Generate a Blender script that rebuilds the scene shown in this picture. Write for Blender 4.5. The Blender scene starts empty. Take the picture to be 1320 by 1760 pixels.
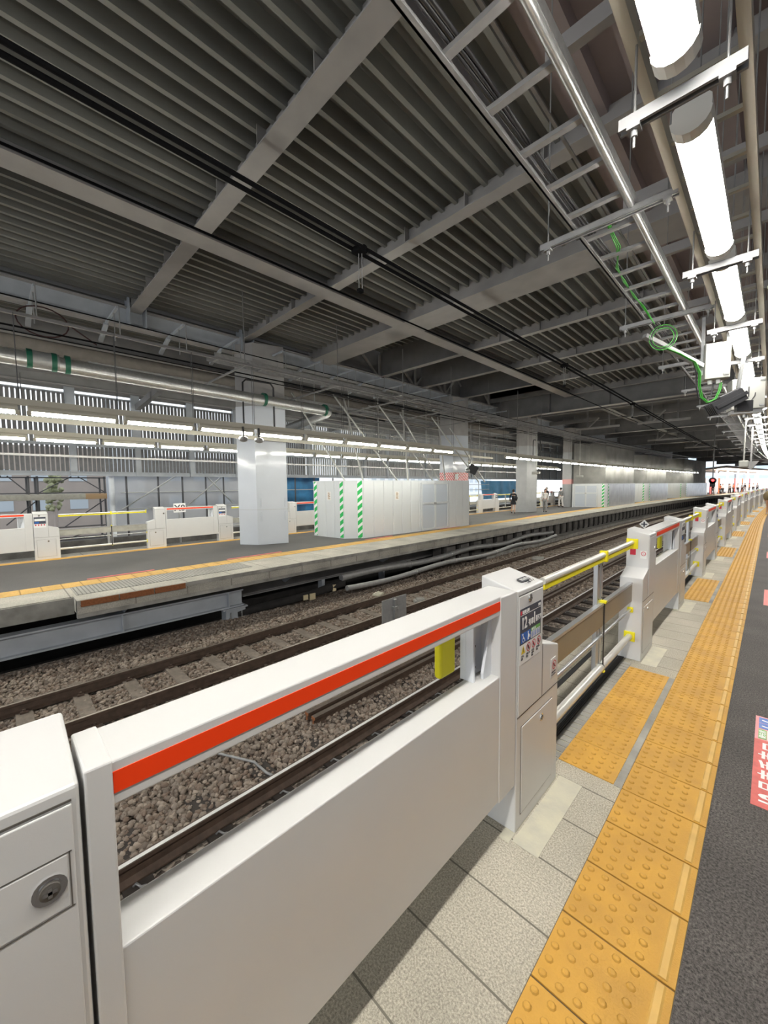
import bpy, bmesh, math, random
import numpy as np
from mathutils import Matrix, Vector
random.seed(7)
PI = math.pi
scene = bpy.context.scene
COL = scene.collection

# ------------------------------------------------------------------ camera
cam_d = bpy.data.cameras.new('camera'); cam = bpy.data.objects.new('camera', cam_d); COL.objects.link(cam)
scene.camera = cam
CAM_H = 1.755
yaw, pit, rol = math.radians(44.7), math.radians(3.8), math.radians(0.6)
fw = Vector((-math.sin(yaw)*math.cos(pit), math.cos(yaw)*math.cos(pit), -math.sin(pit)))
rt = Vector((math.cos(yaw), math.sin(yaw), 0)); up = rt.cross(fw)
rt2 = rt*math.cos(rol) - up*math.sin(rol); up2 = up*math.cos(rol) + rt*math.sin(rol)
cam.matrix_world = Matrix(((rt2.x, up2.x, -fw.x, 0), (rt2.y, up2.y, -fw.y, 0), (rt2.z, up2.z, -fw.z, CAM_H), (0, 0, 0, 1)))
cam_d.sensor_fit = 'VERTICAL'; cam_d.sensor_height = 24.0
cam_d.lens = 672.0/1760.0*24.0
cam_d.clip_start = 0.02; cam_d.clip_end = 400

# ------------------------------------------------------------------ world and exposure
world = bpy.data.worlds.new('sky'); scene.world = world; world.use_nodes = True
bg = world.node_tree.nodes['Background']
bg.inputs[0].default_value = (0.88, 0.94, 1.0, 1); bg.inputs[1].default_value = 0.85
TUBE_E = 33.0
scene.view_settings.view_transform = 'Standard'; scene.view_settings.look = 'None'
scene.view_settings.gamma = 1.0; scene.view_settings.use_curve_mapping = False
scene.view_settings.exposure = 1.06

def C(y):                                   # the line bends gently to the right beyond 20 m
    return (y-20)**2/1000.0 if y > 20 else 0.0

# ------------------------------------------------------------------ materials
MATS = {}
def mat(name, col, rough=0.5, metal=0.0, noise=0.0, nscale=8.0, bump=0.0, bscale=40.0, emit=0.0, spec=0.5, col2=None, alpha=1.0, trans=0.0, stretch=None):
    m = bpy.data.materials.new(name); m.use_nodes = True
    nt = m.node_tree; b = nt.nodes['Principled BSDF']
    b.inputs['Base Color'].default_value = (*col, 1); b.inputs['Roughness'].default_value = rough
    b.inputs['Metallic'].default_value = metal; b.inputs['Specular IOR Level'].default_value = spec
    if alpha < 1: b.inputs['Alpha'].default_value = alpha
    if trans: b.inputs['Transmission Weight'].default_value = trans
    if emit:
        b.inputs['Emission Color'].default_value = (*col, 1); b.inputs['Emission Strength'].default_value = emit
    if noise or bump:
        tc = nt.nodes.new('ShaderNodeTexCoord'); src = tc.outputs['Object']
        if stretch:
            mp = nt.nodes.new('ShaderNodeMapping'); mp.inputs['Scale'].default_value = stretch
            nt.links.new(src, mp.inputs[0]); src = mp.outputs[0]
    if noise:
        n = nt.nodes.new('ShaderNodeTexNoise'); n.inputs['Scale'].default_value = nscale; n.inputs['Detail'].default_value = 6
        nt.links.new(src, n.inputs['Vector'])
        r = nt.nodes.new('ShaderNodeValToRGB')
        c2 = col2 if col2 else tuple(max(0, c*(1-noise)) for c in col)
        r.color_ramp.elements[0].position = 0.32; r.color_ramp.elements[0].color = (*c2, 1)
        r.color_ramp.elements[1].position = 0.68; r.color_ramp.elements[1].color = (*col, 1)
        nt.links.new(n.outputs[0], r.inputs[0]); nt.links.new(r.outputs[0], b.inputs['Base Color'])
    if bump:
        n2 = nt.nodes.new('ShaderNodeTexNoise'); n2.inputs['Scale'].default_value = bscale; n2.inputs['Detail'].default_value = 4
        nt.links.new(src, n2.inputs['Vector'])
        bp = nt.nodes.new('ShaderNodeBump'); bp.inputs['Strength'].default_value = bump; bp.inputs['Distance'].default_value = 0.01
        nt.links.new(n2.outputs[0], bp.inputs['Height']); nt.links.new(bp.outputs[0], b.inputs['Normal'])
    MATS[name] = m
    return m
M_white = mat('gate_white', (0.635, 0.632, 0.625), 0.32, noise=0.03, nscale=3, bump=0.02, bscale=400)
M_white2 = mat('gate_side_white', (0.74, 0.76, 0.80), 0.4)
M_red = mat('gate_red', (0.93, 0.052, 0.003), 0.45)
M_groove = mat('seam_dark', (0.10, 0.09, 0.08), 0.7)
M_chrome = mat('chrome', (0.75, 0.75, 0.75), 0.15, 1.0)
M_alu = mat('brushed_aluminium', (0.62, 0.63, 0.64), 0.32, 0.85)
M_tube = mat('pale_metal_tube', (0.72, 0.71, 0.66), 0.28, 0.35)
M_yel = mat('safety_yellow', (0.83, 0.73, 0.01), 0.45)
M_tan = mat('tan_board', (0.26, 0.215, 0.15), 0.35, noise=0.06)
M_wire = mat('wire_black', (0.008, 0.008, 0.009), 0.95, spec=0.05)
M_black = mat('black_rubber', (0.02, 0.02, 0.021), 0.6)
M_sign = mat('sign_charcoal', (0.055, 0.06, 0.085), 0.4)
M_signw = mat('sign_white', (0.78, 0.78, 0.77), 0.4)
M_blue = mat('sign_blue', (0.02, 0.13, 0.50), 0.4)
M_green = mat('sign_green', (0.16, 0.42, 0.10), 0.4)
M_dred = mat('sign_red', (0.62, 0.02, 0.05), 0.4)
M_text = mat('print_dark', (0.06, 0.06, 0.07), 0.5)
M_tact = mat('tactile_yellow', (0.62, 0.335, 0.045), 0.6, noise=0.3, nscale=5, bump=0.25, bscale=160, col2=(0.50, 0.27, 0.045))
M_tact2 = mat('tactile_yellow_ridge', (0.68, 0.42, 0.11), 0.55, noise=0.15, nscale=12)
M_tactd = mat('tactile_grime', (0.46, 0.245, 0.035), 0.7)
M_joint = mat('tile_joint', (0.13, 0.11, 0.08), 0.9)
M_cement = mat('cement_patch', (0.60, 0.57, 0.44), 0.8, noise=0.2, nscale=9, bump=0.3, bscale=60, col2=(0.50, 0.48, 0.40))
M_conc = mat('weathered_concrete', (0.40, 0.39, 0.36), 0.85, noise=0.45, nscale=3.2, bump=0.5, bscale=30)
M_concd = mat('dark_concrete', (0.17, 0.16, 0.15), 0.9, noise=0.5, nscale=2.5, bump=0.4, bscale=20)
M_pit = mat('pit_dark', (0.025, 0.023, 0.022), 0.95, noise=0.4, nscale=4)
M_deck = mat('roof_deck_grey', (0.255, 0.255, 0.235), 0.55, noise=0.15, nscale=1.5)
M_deckp = mat('roof_panel_mauve', (0.34, 0.285, 0.285), 0.6, noise=0.12, nscale=2)
M_steel = mat('painted_steel', (0.38, 0.365, 0.355), 0.42, noise=0.18, nscale=2.2)
M_steeld = mat('dark_painted_steel', (0.24, 0.235, 0.235), 0.5, noise=0.2, nscale=2)
M_steelb = mat('blue_grey_steel', (0.42, 0.45, 0.49), 0.45, noise=0.15, nscale=3)
M_fire = mat('fireproofed_beam', (0.25, 0.225, 0.20), 0.9, noise=0.15, nscale=6, bump=0.3)
M_galv = mat('galvanised_steel', (0.56, 0.57, 0.57), 0.30, 0.75, noise=0.2, nscale=20)
M_galvd = mat('dull_galvanised', (0.36, 0.36, 0.36), 0.45, 0.4, noise=0.2, nscale=10)
M_beige = mat('beige_enamel', (0.50, 0.475, 0.40), 0.5)
M_lampw = mat('lamp_white_body', (0.72, 0.71, 0.67), 0.5)
M_em = mat('lit_diffuser', (1.0, 0.97, 0.90), 0.5, emit=TUBE_E)
M_emf = mat('lit_tube', (1.0, 0.98, 0.87), 0.5, emit=TUBE_E)
M_blk = mat('black_plastic', (0.025, 0.025, 0.028), 0.45)
M_boxw = mat('box_cream', (0.33, 0.33, 0.305), 0.5)
M_gcab = mat('green_cable', (0.04, 0.27, 0.03), 0.4)
M_gcab2 = mat('dark_green', (0.01, 0.10, 0.06), 0.5)
M_rail = mat('rusty_rail', (0.095, 0.062, 0.045), 0.6, noise=0.4, nscale=12)
M_railtop = mat('polished_railhead', (0.62, 0.62, 0.62), 0.42, 0.5)
M_rust = mat('orange_rust', (0.30, 0.11, 0.04), 0.8, noise=0.3, nscale=30)
M_sleep = mat('concrete_sleeper', (0.24, 0.20, 0.165), 0.9, noise=0.3, nscale=12, bump=0.3)
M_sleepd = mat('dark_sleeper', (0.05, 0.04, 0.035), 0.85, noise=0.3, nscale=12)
M_clad = mat('column_enamel', (0.53, 0.56, 0.61), 0.10, noise=0.04, nscale=2)
M_cladg = mat('column_grey', (0.42, 0.43, 0.44), 0.4, noise=0.1, nscale=3)
M_hoard = mat('hoarding_white', (0.68, 0.71, 0.73), 0.38, noise=0.03, nscale=2)
M_hoards = mat('hoarding_silver', (0.62, 0.63, 0.66), 0.25, 0.35, noise=0.2, nscale=1.5)
M_tape = mat('green_tape', (0.03, 0.42, 0.10), 0.5)
M_tapew = mat('white_tape', (0.84, 0.86, 0.86), 0.5)
M_pink = mat('pink_sticker', (0.72, 0.13, 0.11), 0.5, noise=0.2, nscale=20)
M_tarp = mat('grey_tarpaulin', (0.27, 0.265, 0.25), 0.7, noise=0.4, nscale=0.9, bump=0.9, bscale=2.0)
M_net = mat('translucent_sheet', (0.66, 0.66, 0.67), 0.7, noise=0.12, nscale=0.8, alpha=0.55)
M_bsheet = mat('blue_sheet', (0.05, 0.30, 0.60), 0.5, noise=0.5, nscale=1.2, col2=(0.02, 0.12, 0.26))
M_scaf = mat('scaffold_dark', (0.075, 0.075, 0.08), 0.5)
M_scafl = mat('scaffold_galvanised', (0.52, 0.52, 0.50), 0.4, 0.3)
M_plank = mat('scaffold_plank', (0.42, 0.41, 0.36), 0.7, noise=0.2)
M_brick = mat('far_brick_hazy', (0.46, 0.40, 0.36), 0.9, noise=0.15, nscale=0.7)  # brick paled in the colour itself to stand for distance haze
M_bwhite = mat('far_white_wall', (0.75, 0.78, 0.82), 0.8)
M_glass = mat('far_glass', (0.55, 0.62, 0.68), 0.15)
M_skin = mat('skin', (0.55, 0.34, 0.25), 0.6)
M_hair = mat('black_hair', (0.012, 0.010, 0.010), 0.5)
M_hairg = mat('grey_hair', (0.25, 0.24, 0.23), 0.6)
M_cwhite = mat('cloth_white', (0.72, 0.70, 0.68), 0.8)
M_cblack = mat('cloth_black', (0.015, 0.015, 0.02), 0.8)
M_cgrey = mat('cloth_grey', (0.28, 0.28, 0.28), 0.8)
M_colive = mat('cloth_olive', (0.17, 0.135, 0.07), 0.9)
M_corange = mat('cloth_orange', (0.6, 0.2, 0.08), 0.9)
M_bag = mat('tan_bag', (0.40, 0.27, 0.15), 0.7)
M_redem = mat('signal_lamp', (1.0, 0.02, 0.02), 0.5, emit=6)
M_leaf = mat('tree_leaves_hazy', (0.45, 0.47, 0.28), 0.8, noise=0.5, nscale=6)  # leaf green faded towards pale, haze painted into the colour

def tile_mat(name, base, dark, sx, sy, joint=0.012, rough=0.85, speck=260.0, offx=0, offy=0, blotch=1.6):
    """speckled stone paving with thin joints; sx/sy are the tile sizes in metres"""
    m = bpy.data.materials.new(name); m.use_nodes = True; nt = m.node_tree; b = nt.nodes['Principled BSDF']
    b.inputs['Roughness'].default_value = rough
    N, Lk = nt.nodes.new, nt.links.new
    tc = N('ShaderNodeTexCoord'); sep = N('ShaderNodeSeparateXYZ'); Lk(tc.outputs['Object'], sep.inputs[0])
    n = N('ShaderNodeTexNoise'); n.inputs['Scale'].default_value = speck; n.inputs['Detail'].default_value = 6; n.inputs['Roughness'].default_value = 0.8; Lk(tc.outputs['Object'], n.inputs['Vector'])
    r = N('ShaderNodeValToRGB'); r.color_ramp.elements[0].position = 0.40; r.color_ramp.elements[1].position = 0.62
    r.color_ramp.elements[0].color = (*dark, 1); r.color_ramp.elements[1].color = (*base, 1); Lk(n.outputs[0], r.inputs[0])
    n3 = N('ShaderNodeTexNoise'); n3.inputs['Scale'].default_value = blotch; n3.inputs['Detail'].default_value = 5; Lk(tc.outputs['Object'], n3.inputs['Vector'])
    r3 = N('ShaderNodeMapRange'); r3.inputs[1].default_value = 0.3; r3.inputs[2].default_value = 0.7; r3.inputs[3].default_value = 0.78; r3.inputs[4].default_value = 1.12
    Lk(n3.outputs[0], r3.inputs[0])
    mul = N('ShaderNodeVectorMath'); mul.operation = 'SCALE'; Lk(r.outputs[0], mul.inputs[0]); Lk(r3.outputs[0], mul.inputs['Scale'])
    last = mul.outputs[0]
    for out, s, off in ((sep.outputs[0], sx, offx), (sep.outputs[1], sy, offy)):
        if not s: continue
        a = N('ShaderNodeMath'); a.operation = 'ADD'; a.inputs[1].default_value = -off + 1000*s; Lk(out, a.inputs[0])
        mo = N('ShaderNodeMath'); mo.operation = 'MODULO'; mo.inputs[1].default_value = s; Lk(a.outputs[0], mo.inputs[0])
        lt = N('ShaderNodeMath'); lt.operation = 'LESS_THAN'; lt.inputs[1].default_value = joint; Lk(mo.outputs[0], lt.inputs[0])
        mx = N('ShaderNodeMix'); mx.data_type = 'RGBA'; Lk(lt.outputs[0], mx.inputs[0]); Lk(last, mx.inputs[6])
        mx.inputs[7].default_value = (dark[0]*0.6, dark[1]*0.6, dark[2]*0.6, 1); last = mx.outputs[2]
    Lk(last, b.inputs['Base Color'])
    bp = N('ShaderNodeBump'); bp.inputs['Strength'].default_value = 0.35; bp.inputs['Distance'].default_value = 0.004
    Lk(n.outputs[0], bp.inputs['Height']); Lk(bp.outputs[0], b.inputs['Normal'])
    return m
M_stone = tile_mat('speckled_stone', (0.64, 0.595, 0.49), (0.27, 0.245, 0.20), 0, 0.30, 0.008, offy=1.43, speck=130)
M_asph = tile_mat('asphalt', (0.17, 0.152, 0.142), (0.022, 0.019, 0.018), 0, 0, rough=0.75, speck=95, blotch=2.5)
M_asphf = tile_mat('asphalt_far', (0.115, 0.11, 0.105), (0.07, 0.067, 0.065), 0, 0, rough=0.6, speck=60, blotch=0.8)
M_stonef = tile_mat('pale_stone_far', (0.52, 0.50, 0.44), (0.36, 0.34, 0.30), 0, 0.9, 0.02, speck=40)
M_hatch = tile_mat('red_hatch_base', (0.75, 0.72, 0.70), (0.7, 0.66, 0.64), 0, 0, speck=20)

def gravel_mat():
    m = bpy.data.materials.new('ballast'); m.use_nodes = True; nt = m.node_tree; b = nt.nodes['Principled BSDF']
    b.inputs['Roughness'].default_value = 0.9
    N, Lk = nt.nodes.new, nt.links.new
    tc = N('ShaderNodeTexCoord')
    v = N('ShaderNodeTexVoronoi'); v.inputs['Scale'].default_value = 20; Lk(tc.outputs['Object'], v.inputs['Vector'])
    s = N('ShaderNodeSeparateColor'); Lk(v.outputs['Color'], s.inputs[0])
    r = N('ShaderNodeValToRGB'); e = r.color_ramp.elements
    e[0].position = 0.0; e[0].color = (0.11, 0.088, 0.073, 1); e[1].position = 1.0; e[1].color = (0.44, 0.38, 0.32, 1)
    k = e.new(0.55); k.color = (0.25, 0.205, 0.17, 1)
    Lk(s.outputs[0], r.inputs[0]); Lk(r.outputs[0], b.inputs['Base Color'])
    bp = N('ShaderNodeBump'); bp.invert = True; bp.inputs['Strength'].default_value = 1.0; bp.inputs['Distance'].default_value = 0.05
    Lk(v.outputs['Distance'], bp.inputs['Height']); Lk(bp.outputs[0], b.inputs['Normal'])
    return m
M_ballast = gravel_mat()

def stripe_mat(name, a, b_, period, duty=0.5, slope=1.0, axis='yz'):
    m = bpy.data.materials.new(name); m.use_nodes = True; nt = m.node_tree; b = nt.nodes['Principled BSDF']
    b.inputs['Roughness'].default_value = 0.5; N, Lk = nt.nodes.new, nt.links.new
    tc = N('ShaderNodeTexCoord'); sep = N('ShaderNodeSeparateXYZ'); Lk(tc.outputs['Object'], sep.inputs[0])
    s1 = N('ShaderNodeMath'); s1.operation = 'ADD'; Lk(sep.outputs[0], s1.inputs[0]); Lk(sep.outputs[1], s1.inputs[1])
    s2 = N('ShaderNodeMath'); s2.operation = 'MULTIPLY'; s2.inputs[1].default_value = slope; Lk(s1.outputs[0], s2.inputs[0])
    s3 = N('ShaderNodeMath'); s3.operation = 'SUBTRACT'; Lk(sep.outputs[2], s3.inputs[0]); Lk(s2.outputs[0], s3.inputs[1])
    s4 = N('ShaderNodeMath'); s4.operation = 'ADD'; s4.inputs[1].default_value = 1000*period; Lk(s3.outputs[0], s4.inputs[0])
    mo = N('ShaderNodeMath'); mo.operation = 'MODULO'; mo.inputs[1].default_value = period; Lk(s4.outputs[0], mo.inputs[0])
    lt = N('ShaderNodeMath'); lt.operation = 'LESS_THAN'; lt.inputs[1].default_value = period*duty; Lk(mo.outputs[0], lt.inputs[0])
    mx = N('ShaderNodeMix'); mx.data_type = 'RGBA'; Lk(lt.outputs[0], mx.inputs[0]); mx.inputs[6].default_value = (*b_, 1); mx.inputs[7].default_value = (*a, 1)
    Lk(mx.outputs[2], b.inputs['Base Color'])
    return m
M_gstripe = stripe_mat('green_white_stripes', (0.03, 0.50, 0.12), (0.88, 0.90, 0.90), 0.27, 0.58, 0.6)
M_rstripe = stripe_mat('red_white_stripes', (0.72, 0.05, 0.06), (0.82, 0.78, 0.77), 0.16, 0.5, 1.2)

# ------------------------------------------------------------------ mesh helpers
class MB:
    def __init__(s): s.v = []; s.f = []; s.m = []; s.sm = []
    def add(s, vs, fs, mi=0, smooth=False):
        k = len(s.v); s.v += [tuple(p) for p in vs]
        for f in fs: s.f.append([i+k for i in f]); s.m.append(mi); s.sm.append(smooth)
        return s
    def box(s, x0, x1, y0, y1, z0, z1, mi=0):
        return s.add([(x0,y0,z0),(x1,y0,z0),(x1,y1,z0),(x0,y1,z0),(x0,y0,z1),(x1,y0,z1),(x1,y1,z1),(x0,y1,z1)],
              [(0,3,2,1),(4,5,6,7),(0,1,5,4),(1,2,6,5),(2,3,7,6),(3,0,4,7)], mi)
    def lbox(s, x0, x1, z0, z1, ys, mi=0):          # box swept along y through the stations ys (follows the bend)
        for a, b in zip(ys[:-1], ys[1:]):
            pass
        vs = []; n = len(ys)
        for y in ys: vs += [(x0,y,z0),(x1,y,z0),(x1,y,z1),(x0,y,z1)]
        fs = [(0,1,2,3), tuple(4*(n-1)+i for i in (3,2,1,0))]
        for i in range(n-1):
            a = 4*i
            for j in range(4): fs.append((a+j, a+4+j, a+4+(j+1) % 4, a+(j+1) % 4))
        return s.add(vs, fs, mi)
    def prof(s, pts, ys, mi=0, closed=True, smooth=False):   # profile (x,z) swept along y
        n = len(pts); vs = [(p[0], y, p[1]) for y in ys for p in pts]; fs = []
        for i in range(len(ys)-1):
            for j in range(n if closed else n-1):
                a = i*n+j; b = i*n+(j+1) % n
                fs.append((a, a+n, b+n, b))
        if closed: fs += [tuple(range(n)), tuple(reversed(range((len(ys)-1)*n, len(ys)*n)))]
        return s.add(vs, fs, mi, smooth)
    def extx(s, pts, x0, x1, mi=0):                  # profile (y,z) extruded along x, counter-clockwise seen from +x
        n = len(pts); vs = [(x0, p[0], p[1]) for p in pts]+[(x1, p[0], p[1]) for p in pts]
        fs = [tuple(reversed(range(n))), tuple(range(n, 2*n))]+[(j, (j+1) % n, n+(j+1) % n, n+j) for j in range(n)]
        return s.add(vs, fs, mi)
    def tube(s, path, r, n=10, mi=0, cap=True):
        path = [Vector(p) for p in path]; k = len(s.v); vs = []; m = len(path)
        up = Vector((0,0,1))
        for i, p in enumerate(path):
            t = (path[min(i+1, m-1)]-path[max(i-1, 0)]).normalized()
            u = t.cross(up)
            if u.length < 0.05: u = t.cross(Vector((1,0,0)))
            u.normalize(); w = t.cross(u)
            rr = r[i] if isinstance(r, (list, tuple)) else r
            for j in range(n):
                a = 2*PI*j/n; vs.append(tuple(p+u*math.cos(a)*rr+w*math.sin(a)*rr))
        fs = []
        for i in range(m-1):
            for j in range(n): fs.append((i*n+j, i*n+(j+1) % n, (i+1)*n+(j+1) % n, (i+1)*n+j))
        s.add(vs, fs, mi, True)
        if cap: s.add(vs[:n], [tuple(reversed(range(n)))], mi); s.add(vs[-n:], [tuple(range(n))], mi)
        return s
    def disc(s, c, ax, r, h, n=20, mi=0):
        ax = Vector(ax).normalized(); c = Vector(c)
        return s.tube([c, c+ax*h], r, n, mi)
    def ball(s, c, r, mi=0, n=10, sc=(1,1,1)):
        vs = [(c[0], c[1], c[2]+r*sc[2])]; fs = []
        for i in range(1, n):
            for j in range(2*n):
                a, b = PI*i/n, PI*j/n
                vs.append((c[0]+r*sc[0]*math.sin(a)*math.cos(b), c[1]+r*sc[1]*math.sin(a)*math.sin(b), c[2]+r*sc[2]*math.cos(a)))
        vs.append((c[0], c[1], c[2]-r*sc[2])); q = 2*n
        for j in range(q): fs.append((0, 1+j, 1+(j+1) % q))
        for i in range(n-2):
            for j in range(q): fs.append((1+i*q+j, 1+(i+1)*q+j, 1+(i+1)*q+(j+1) % q, 1+i*q+(j+1) % q))
        e = len(vs)-1; b0 = 1+(n-2)*q
        for j in range(q): fs.append((e, b0+(j+1) % q, b0+j))
        return s.add(vs, fs, mi, True)
    def bar(s, p, q, w, h=None, mi=0):               # rectangular bar between two points
        h = h or w; p = Vector(p); q = Vector(q); t = (q-p).normalized()
        u = t.cross(Vector((0,0,1)))
        if u.length < 0.05: u = Vector((1,0,0))
        u.normalize(); v = t.cross(u).normalized()
        vs = [tuple(a+u*sx*w/2+v*sy*h/2) for a in (p, q) for sx, sy in ((-1,-1),(1,-1),(1,1),(-1,1))]
        return s.add(vs, [(0,3,2,1),(4,5,6,7),(0,1,5,4),(1,2,6,5),(2,3,7,6),(3,0,4,7)], mi)
    def build(s, name, mats, parent=None, bend=False, bevel=0, seg=2, loc=None):
        me = bpy.data.meshes.new(name)
        vs = [(x+C(y), y, z) for x, y, z in s.v] if bend else s.v
        me.from_pydata(vs, [], s.f)
        if not isinstance(mats, (list, tuple)): mats = [mats]
        for m in mats: me.materials.append(m)
        me.polygons.foreach_set('material_index', s.m); me.polygons.foreach_set('use_smooth', s.sm)
        bm = bmesh.new(); bm.from_mesh(me); bmesh.ops.recalc_face_normals(bm, faces=bm.faces); bm.to_mesh(me); bm.free()
        me.update()
        o = bpy.data.objects.new(name, me); COL.objects.link(o)
        if parent: o.parent = parent
        if loc: o.location = loc
        if bevel:
            md = o.modifiers.new('edge', 'BEVEL'); md.width = bevel; md.segments = seg; md.limit_method = 'ANGLE'; md.angle_limit = 0.6
        return o
def ys_long(a, b, st=8):
    n = max(2, int((b-a)/st)+1); return [a+(b-a)*i/(n-1) for i in range(n)]
ORD = ['first', 'second', 'third', 'fourth', 'fifth', 'sixth', 'seventh', 'eighth', 'ninth', 'tenth']
def tag(o, label=None, cat=None, group=None, kind=None):
    if label: o['label'] = label
    if cat: o['category'] = cat
    if group: o['group'] = group
    if kind: o['kind'] = kind
    return o
def thing(name, loc, label, cat, group=None, rz=0):
    o = bpy.data.objects.new(name, None); COL.objects.link(o); o.location = loc; o.rotation_euler = (0, 0, rz)
    o.empty_display_size = 0.1
    return tag(o, label, cat, group)
def copy_tree(o, parent=None, kids={}):
    c = o.copy(); COL.objects.link(c); c.parent = parent
    for ch in list(o.children): copy_tree(ch, c)
    return c
def struct(o): o['kind'] = 'structure'; return o

FACE_X = Matrix(((0,0,1,0),(1,0,0,0),(0,1,0,0),(0,0,0,1)))       # text faces +x, reads along +y
FLOOR_Y = Matrix(((0,-1,0,0),(1,0,0,0),(0,0,1,0),(0,0,0,1)))     # text lies on the floor, reads along +y
FACE_NY = Matrix(((1,0,0,0),(0,0,-1,0),(0,1,0,0),(0,0,0,1)))     # text faces -y, reads along +x
def text(name, body, size, m, parent, M3, pos, bold=0.0, sx=1.0, sy=1.0, align='LEFT', ext=0.0006):
    cu = bpy.data.curves.new(name, 'FONT'); cu.body = body; cu.size = size; cu.align_x = align; cu.offset = bold*size; cu.extrude = ext
    cu.resolution_u = 3
    tmp = bpy.data.objects.new(name, cu); COL.objects.link(tmp)
    dg = bpy.context.evaluated_depsgraph_get()
    me = bpy.data.meshes.new_from_object(tmp.evaluated_get(dg)); bpy.data.objects.remove(tmp)
    me.transform(Matrix.Translation(Vector(pos)) @ M3 @ Matrix.Diagonal((sx, sy, 1, 1)))
    me.materials.clear(); me.materials.append(m)
    o = bpy.data.objects.new(name, me); COL.objects.link(o); o.parent = parent
    return o

# ================================================================== STRUCTURE: near platform
YL = ys_long(-6, 110, 6)
Y2 = [-14, -10, -6, -2, 2, 6, 10, 14, 18]+[20+4*i for i in range(23)]
edge = -1.42
b = MB().lbox(edge, -0.547, -0.12, 0.0, Y2)
struct(b.build('floor_stone_margin', M_stone, bend=True))
b = MB().lbox(-0.165, 9.0, -0.12, 0.0, Y2)
struct(b.build('floor_asphalt', M_asph, bend=True))
struct(MB().lbox(9.0, 9.2, -0.12, 7.6, Y2).build('wall_right_light_block', M_cladg, bend=True))  # unseen wall, added to cut the sky light coming from the right
b = MB().lbox(edge+0.06, edge+0.25, -1.35, -0.12, Y2)
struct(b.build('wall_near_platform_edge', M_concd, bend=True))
# steel ramp / rubber strips at the door openings and the platform lip
U = 4.86; A0 = 1.772
def domes(b, x0, ys, cols, y_end, pitch=0.0585, r=0.0115, h=0.0062, z=0.0045, n=8):
    for cx in cols:
        for y in ys:
            vs = []; 
            for rr, zz in ((r*1.35, z), (r, z+h*0.8), (r*0.55, z+h)):
                for j in range(n): vs.append((cx+rr*math.cos(2*PI*j/n), y+rr*math.sin(2*PI*j/n), zz))
            fs = [tuple(range(2*n, 3*n))]
            for k in range(2):
                for j in range(n): fs.append((k*n+j, k*n+(j+1) % n, (k+1)*n+(j+1) % n, (k+1)*n+j))
            b.add(vs, fs, 0, True); b.m[-2*n:-n] = [3]*n
b = MB(); 
b.lbox(-0.547, -0.165, -0.12, -0.002, Y2, 1)
y = 1.272-0.3*22; k = 0
while y < 108:
    g = 0.004
    b.box(-0.543, -0.168, y+g, y+0.3-g, -0.05, 0.0045, 0)
    b.prof([(-0.222, 0.0045), (-0.216, 0.010), (-0.196, 0.010), (-0.190, 0.0045)], [y+0.012, y+0.288], 2)
    if y < 45: domes(b, 0, [y+0.034+0.058*i for i in range(5)], [-0.516+0.0592*i for i in range(5)], 0)
    y += 0.3
tag(b.build('tactile_paving', [M_tact, M_joint, M_tact2, M_tactd], bend=True), 'long strip of yellow tactile warning tiles beside the asphalt', 'tactile paving')
for i in range(8):
    y0 = A0+0.70+U*i
    b = MB(); b.box(-0.585, -0.549, y0, y0+1.76, -0.01, 0.002, 1)
    for k in range(6):
        ya = y0+k*0.295
        b.box(-0.900, -0.588, ya+0.004, ya+0.291, -0.01, 0.0045, 0)
        domes(b, 0, [ya+0.034+0.057*j for j in range(5)], [-0.872+0.0592*j for j in range(5)], 0)
    o = b.build('tactile_paving', [M_tact, M_conc, M_tact2, M_tactd], loc=(C(y0), 0, 0))
    tag(o, 'yellow tactile tile patch nearest the camera, behind the signed gate cabinet' if i == 0 else 'yellow tactile tile patch at a farther gate opening of the near platform', 'tactile paving', None if i == 0 else 'tactile patches at the gate openings')
    if i: o['group'] = 'tactile patches at the gate openings'
    b = MB()
    for k in range(30):                                  # ribbed pale tile strip
        b.box(-0.986, -0.904, y0-0.12+k*0.066, y0-0.12+k*0.066+0.052, -0.01, 0.004, 0)
    struct(b.build('trim_ribbed_edge', M_conc, loc=(C(y0), 0, 0)))
    b = MB(); b.box(-1.05, -0.992, y0-0.17, y0+2.0, -0.01, 0.006, 0)
    for k in range(5): b.box(-1.046+k*0.0115, -1.040+k*0.0115, y0-0.17, y0+2.0, 0.004, 0.010, 0)
    b.box(-1.12, -1.075, y0-0.17, y0+2.0, -0.01, 0.008, 0); b.box(-1.28, -1.24, y0-0.17, y0+2.0, -0.01, 0.008, 0)
    struct(b.build('trim_rubber_sill', M_black, loc=(C(y0), 0, 0)))
    b = MB(); b.box(-1.075, -1.05, y0-0.17, y0+2.0, -0.01, 0.009, 0)
    struct(b.build('trim_steel_sill', M_alu, loc=(C(y0), 0, 0)))
    b = MB()
    for k in range(3): b.box(edge-0.13, edge+0.02, y0+0.1+k*0.6, y0+0.68+k*0.6, -0.10, -0.02, 0)
    tag(b.build('gap_filler', M_rust, loc=(C(y0), 0, 0)), 'orange-brown comb gap filler on the near platform lip' if i == 0 else 'orange-brown comb gap filler at a farther opening of the near platform', 'gap filler', 'near platform gap fillers')

# ================================================================== STRUCTURE: track bed and far platform
FZ = -0.12
struct(MB().lbox(-8.9, -1.2, -1.6, -1.27, Y2).build('ground_track_bed', M_ballast, bend=True))
struct(MB().lbox(-40, -8.9, -1.9, -1.5, Y2).build('ground_far_pit', M_pit, bend=True))
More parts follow.
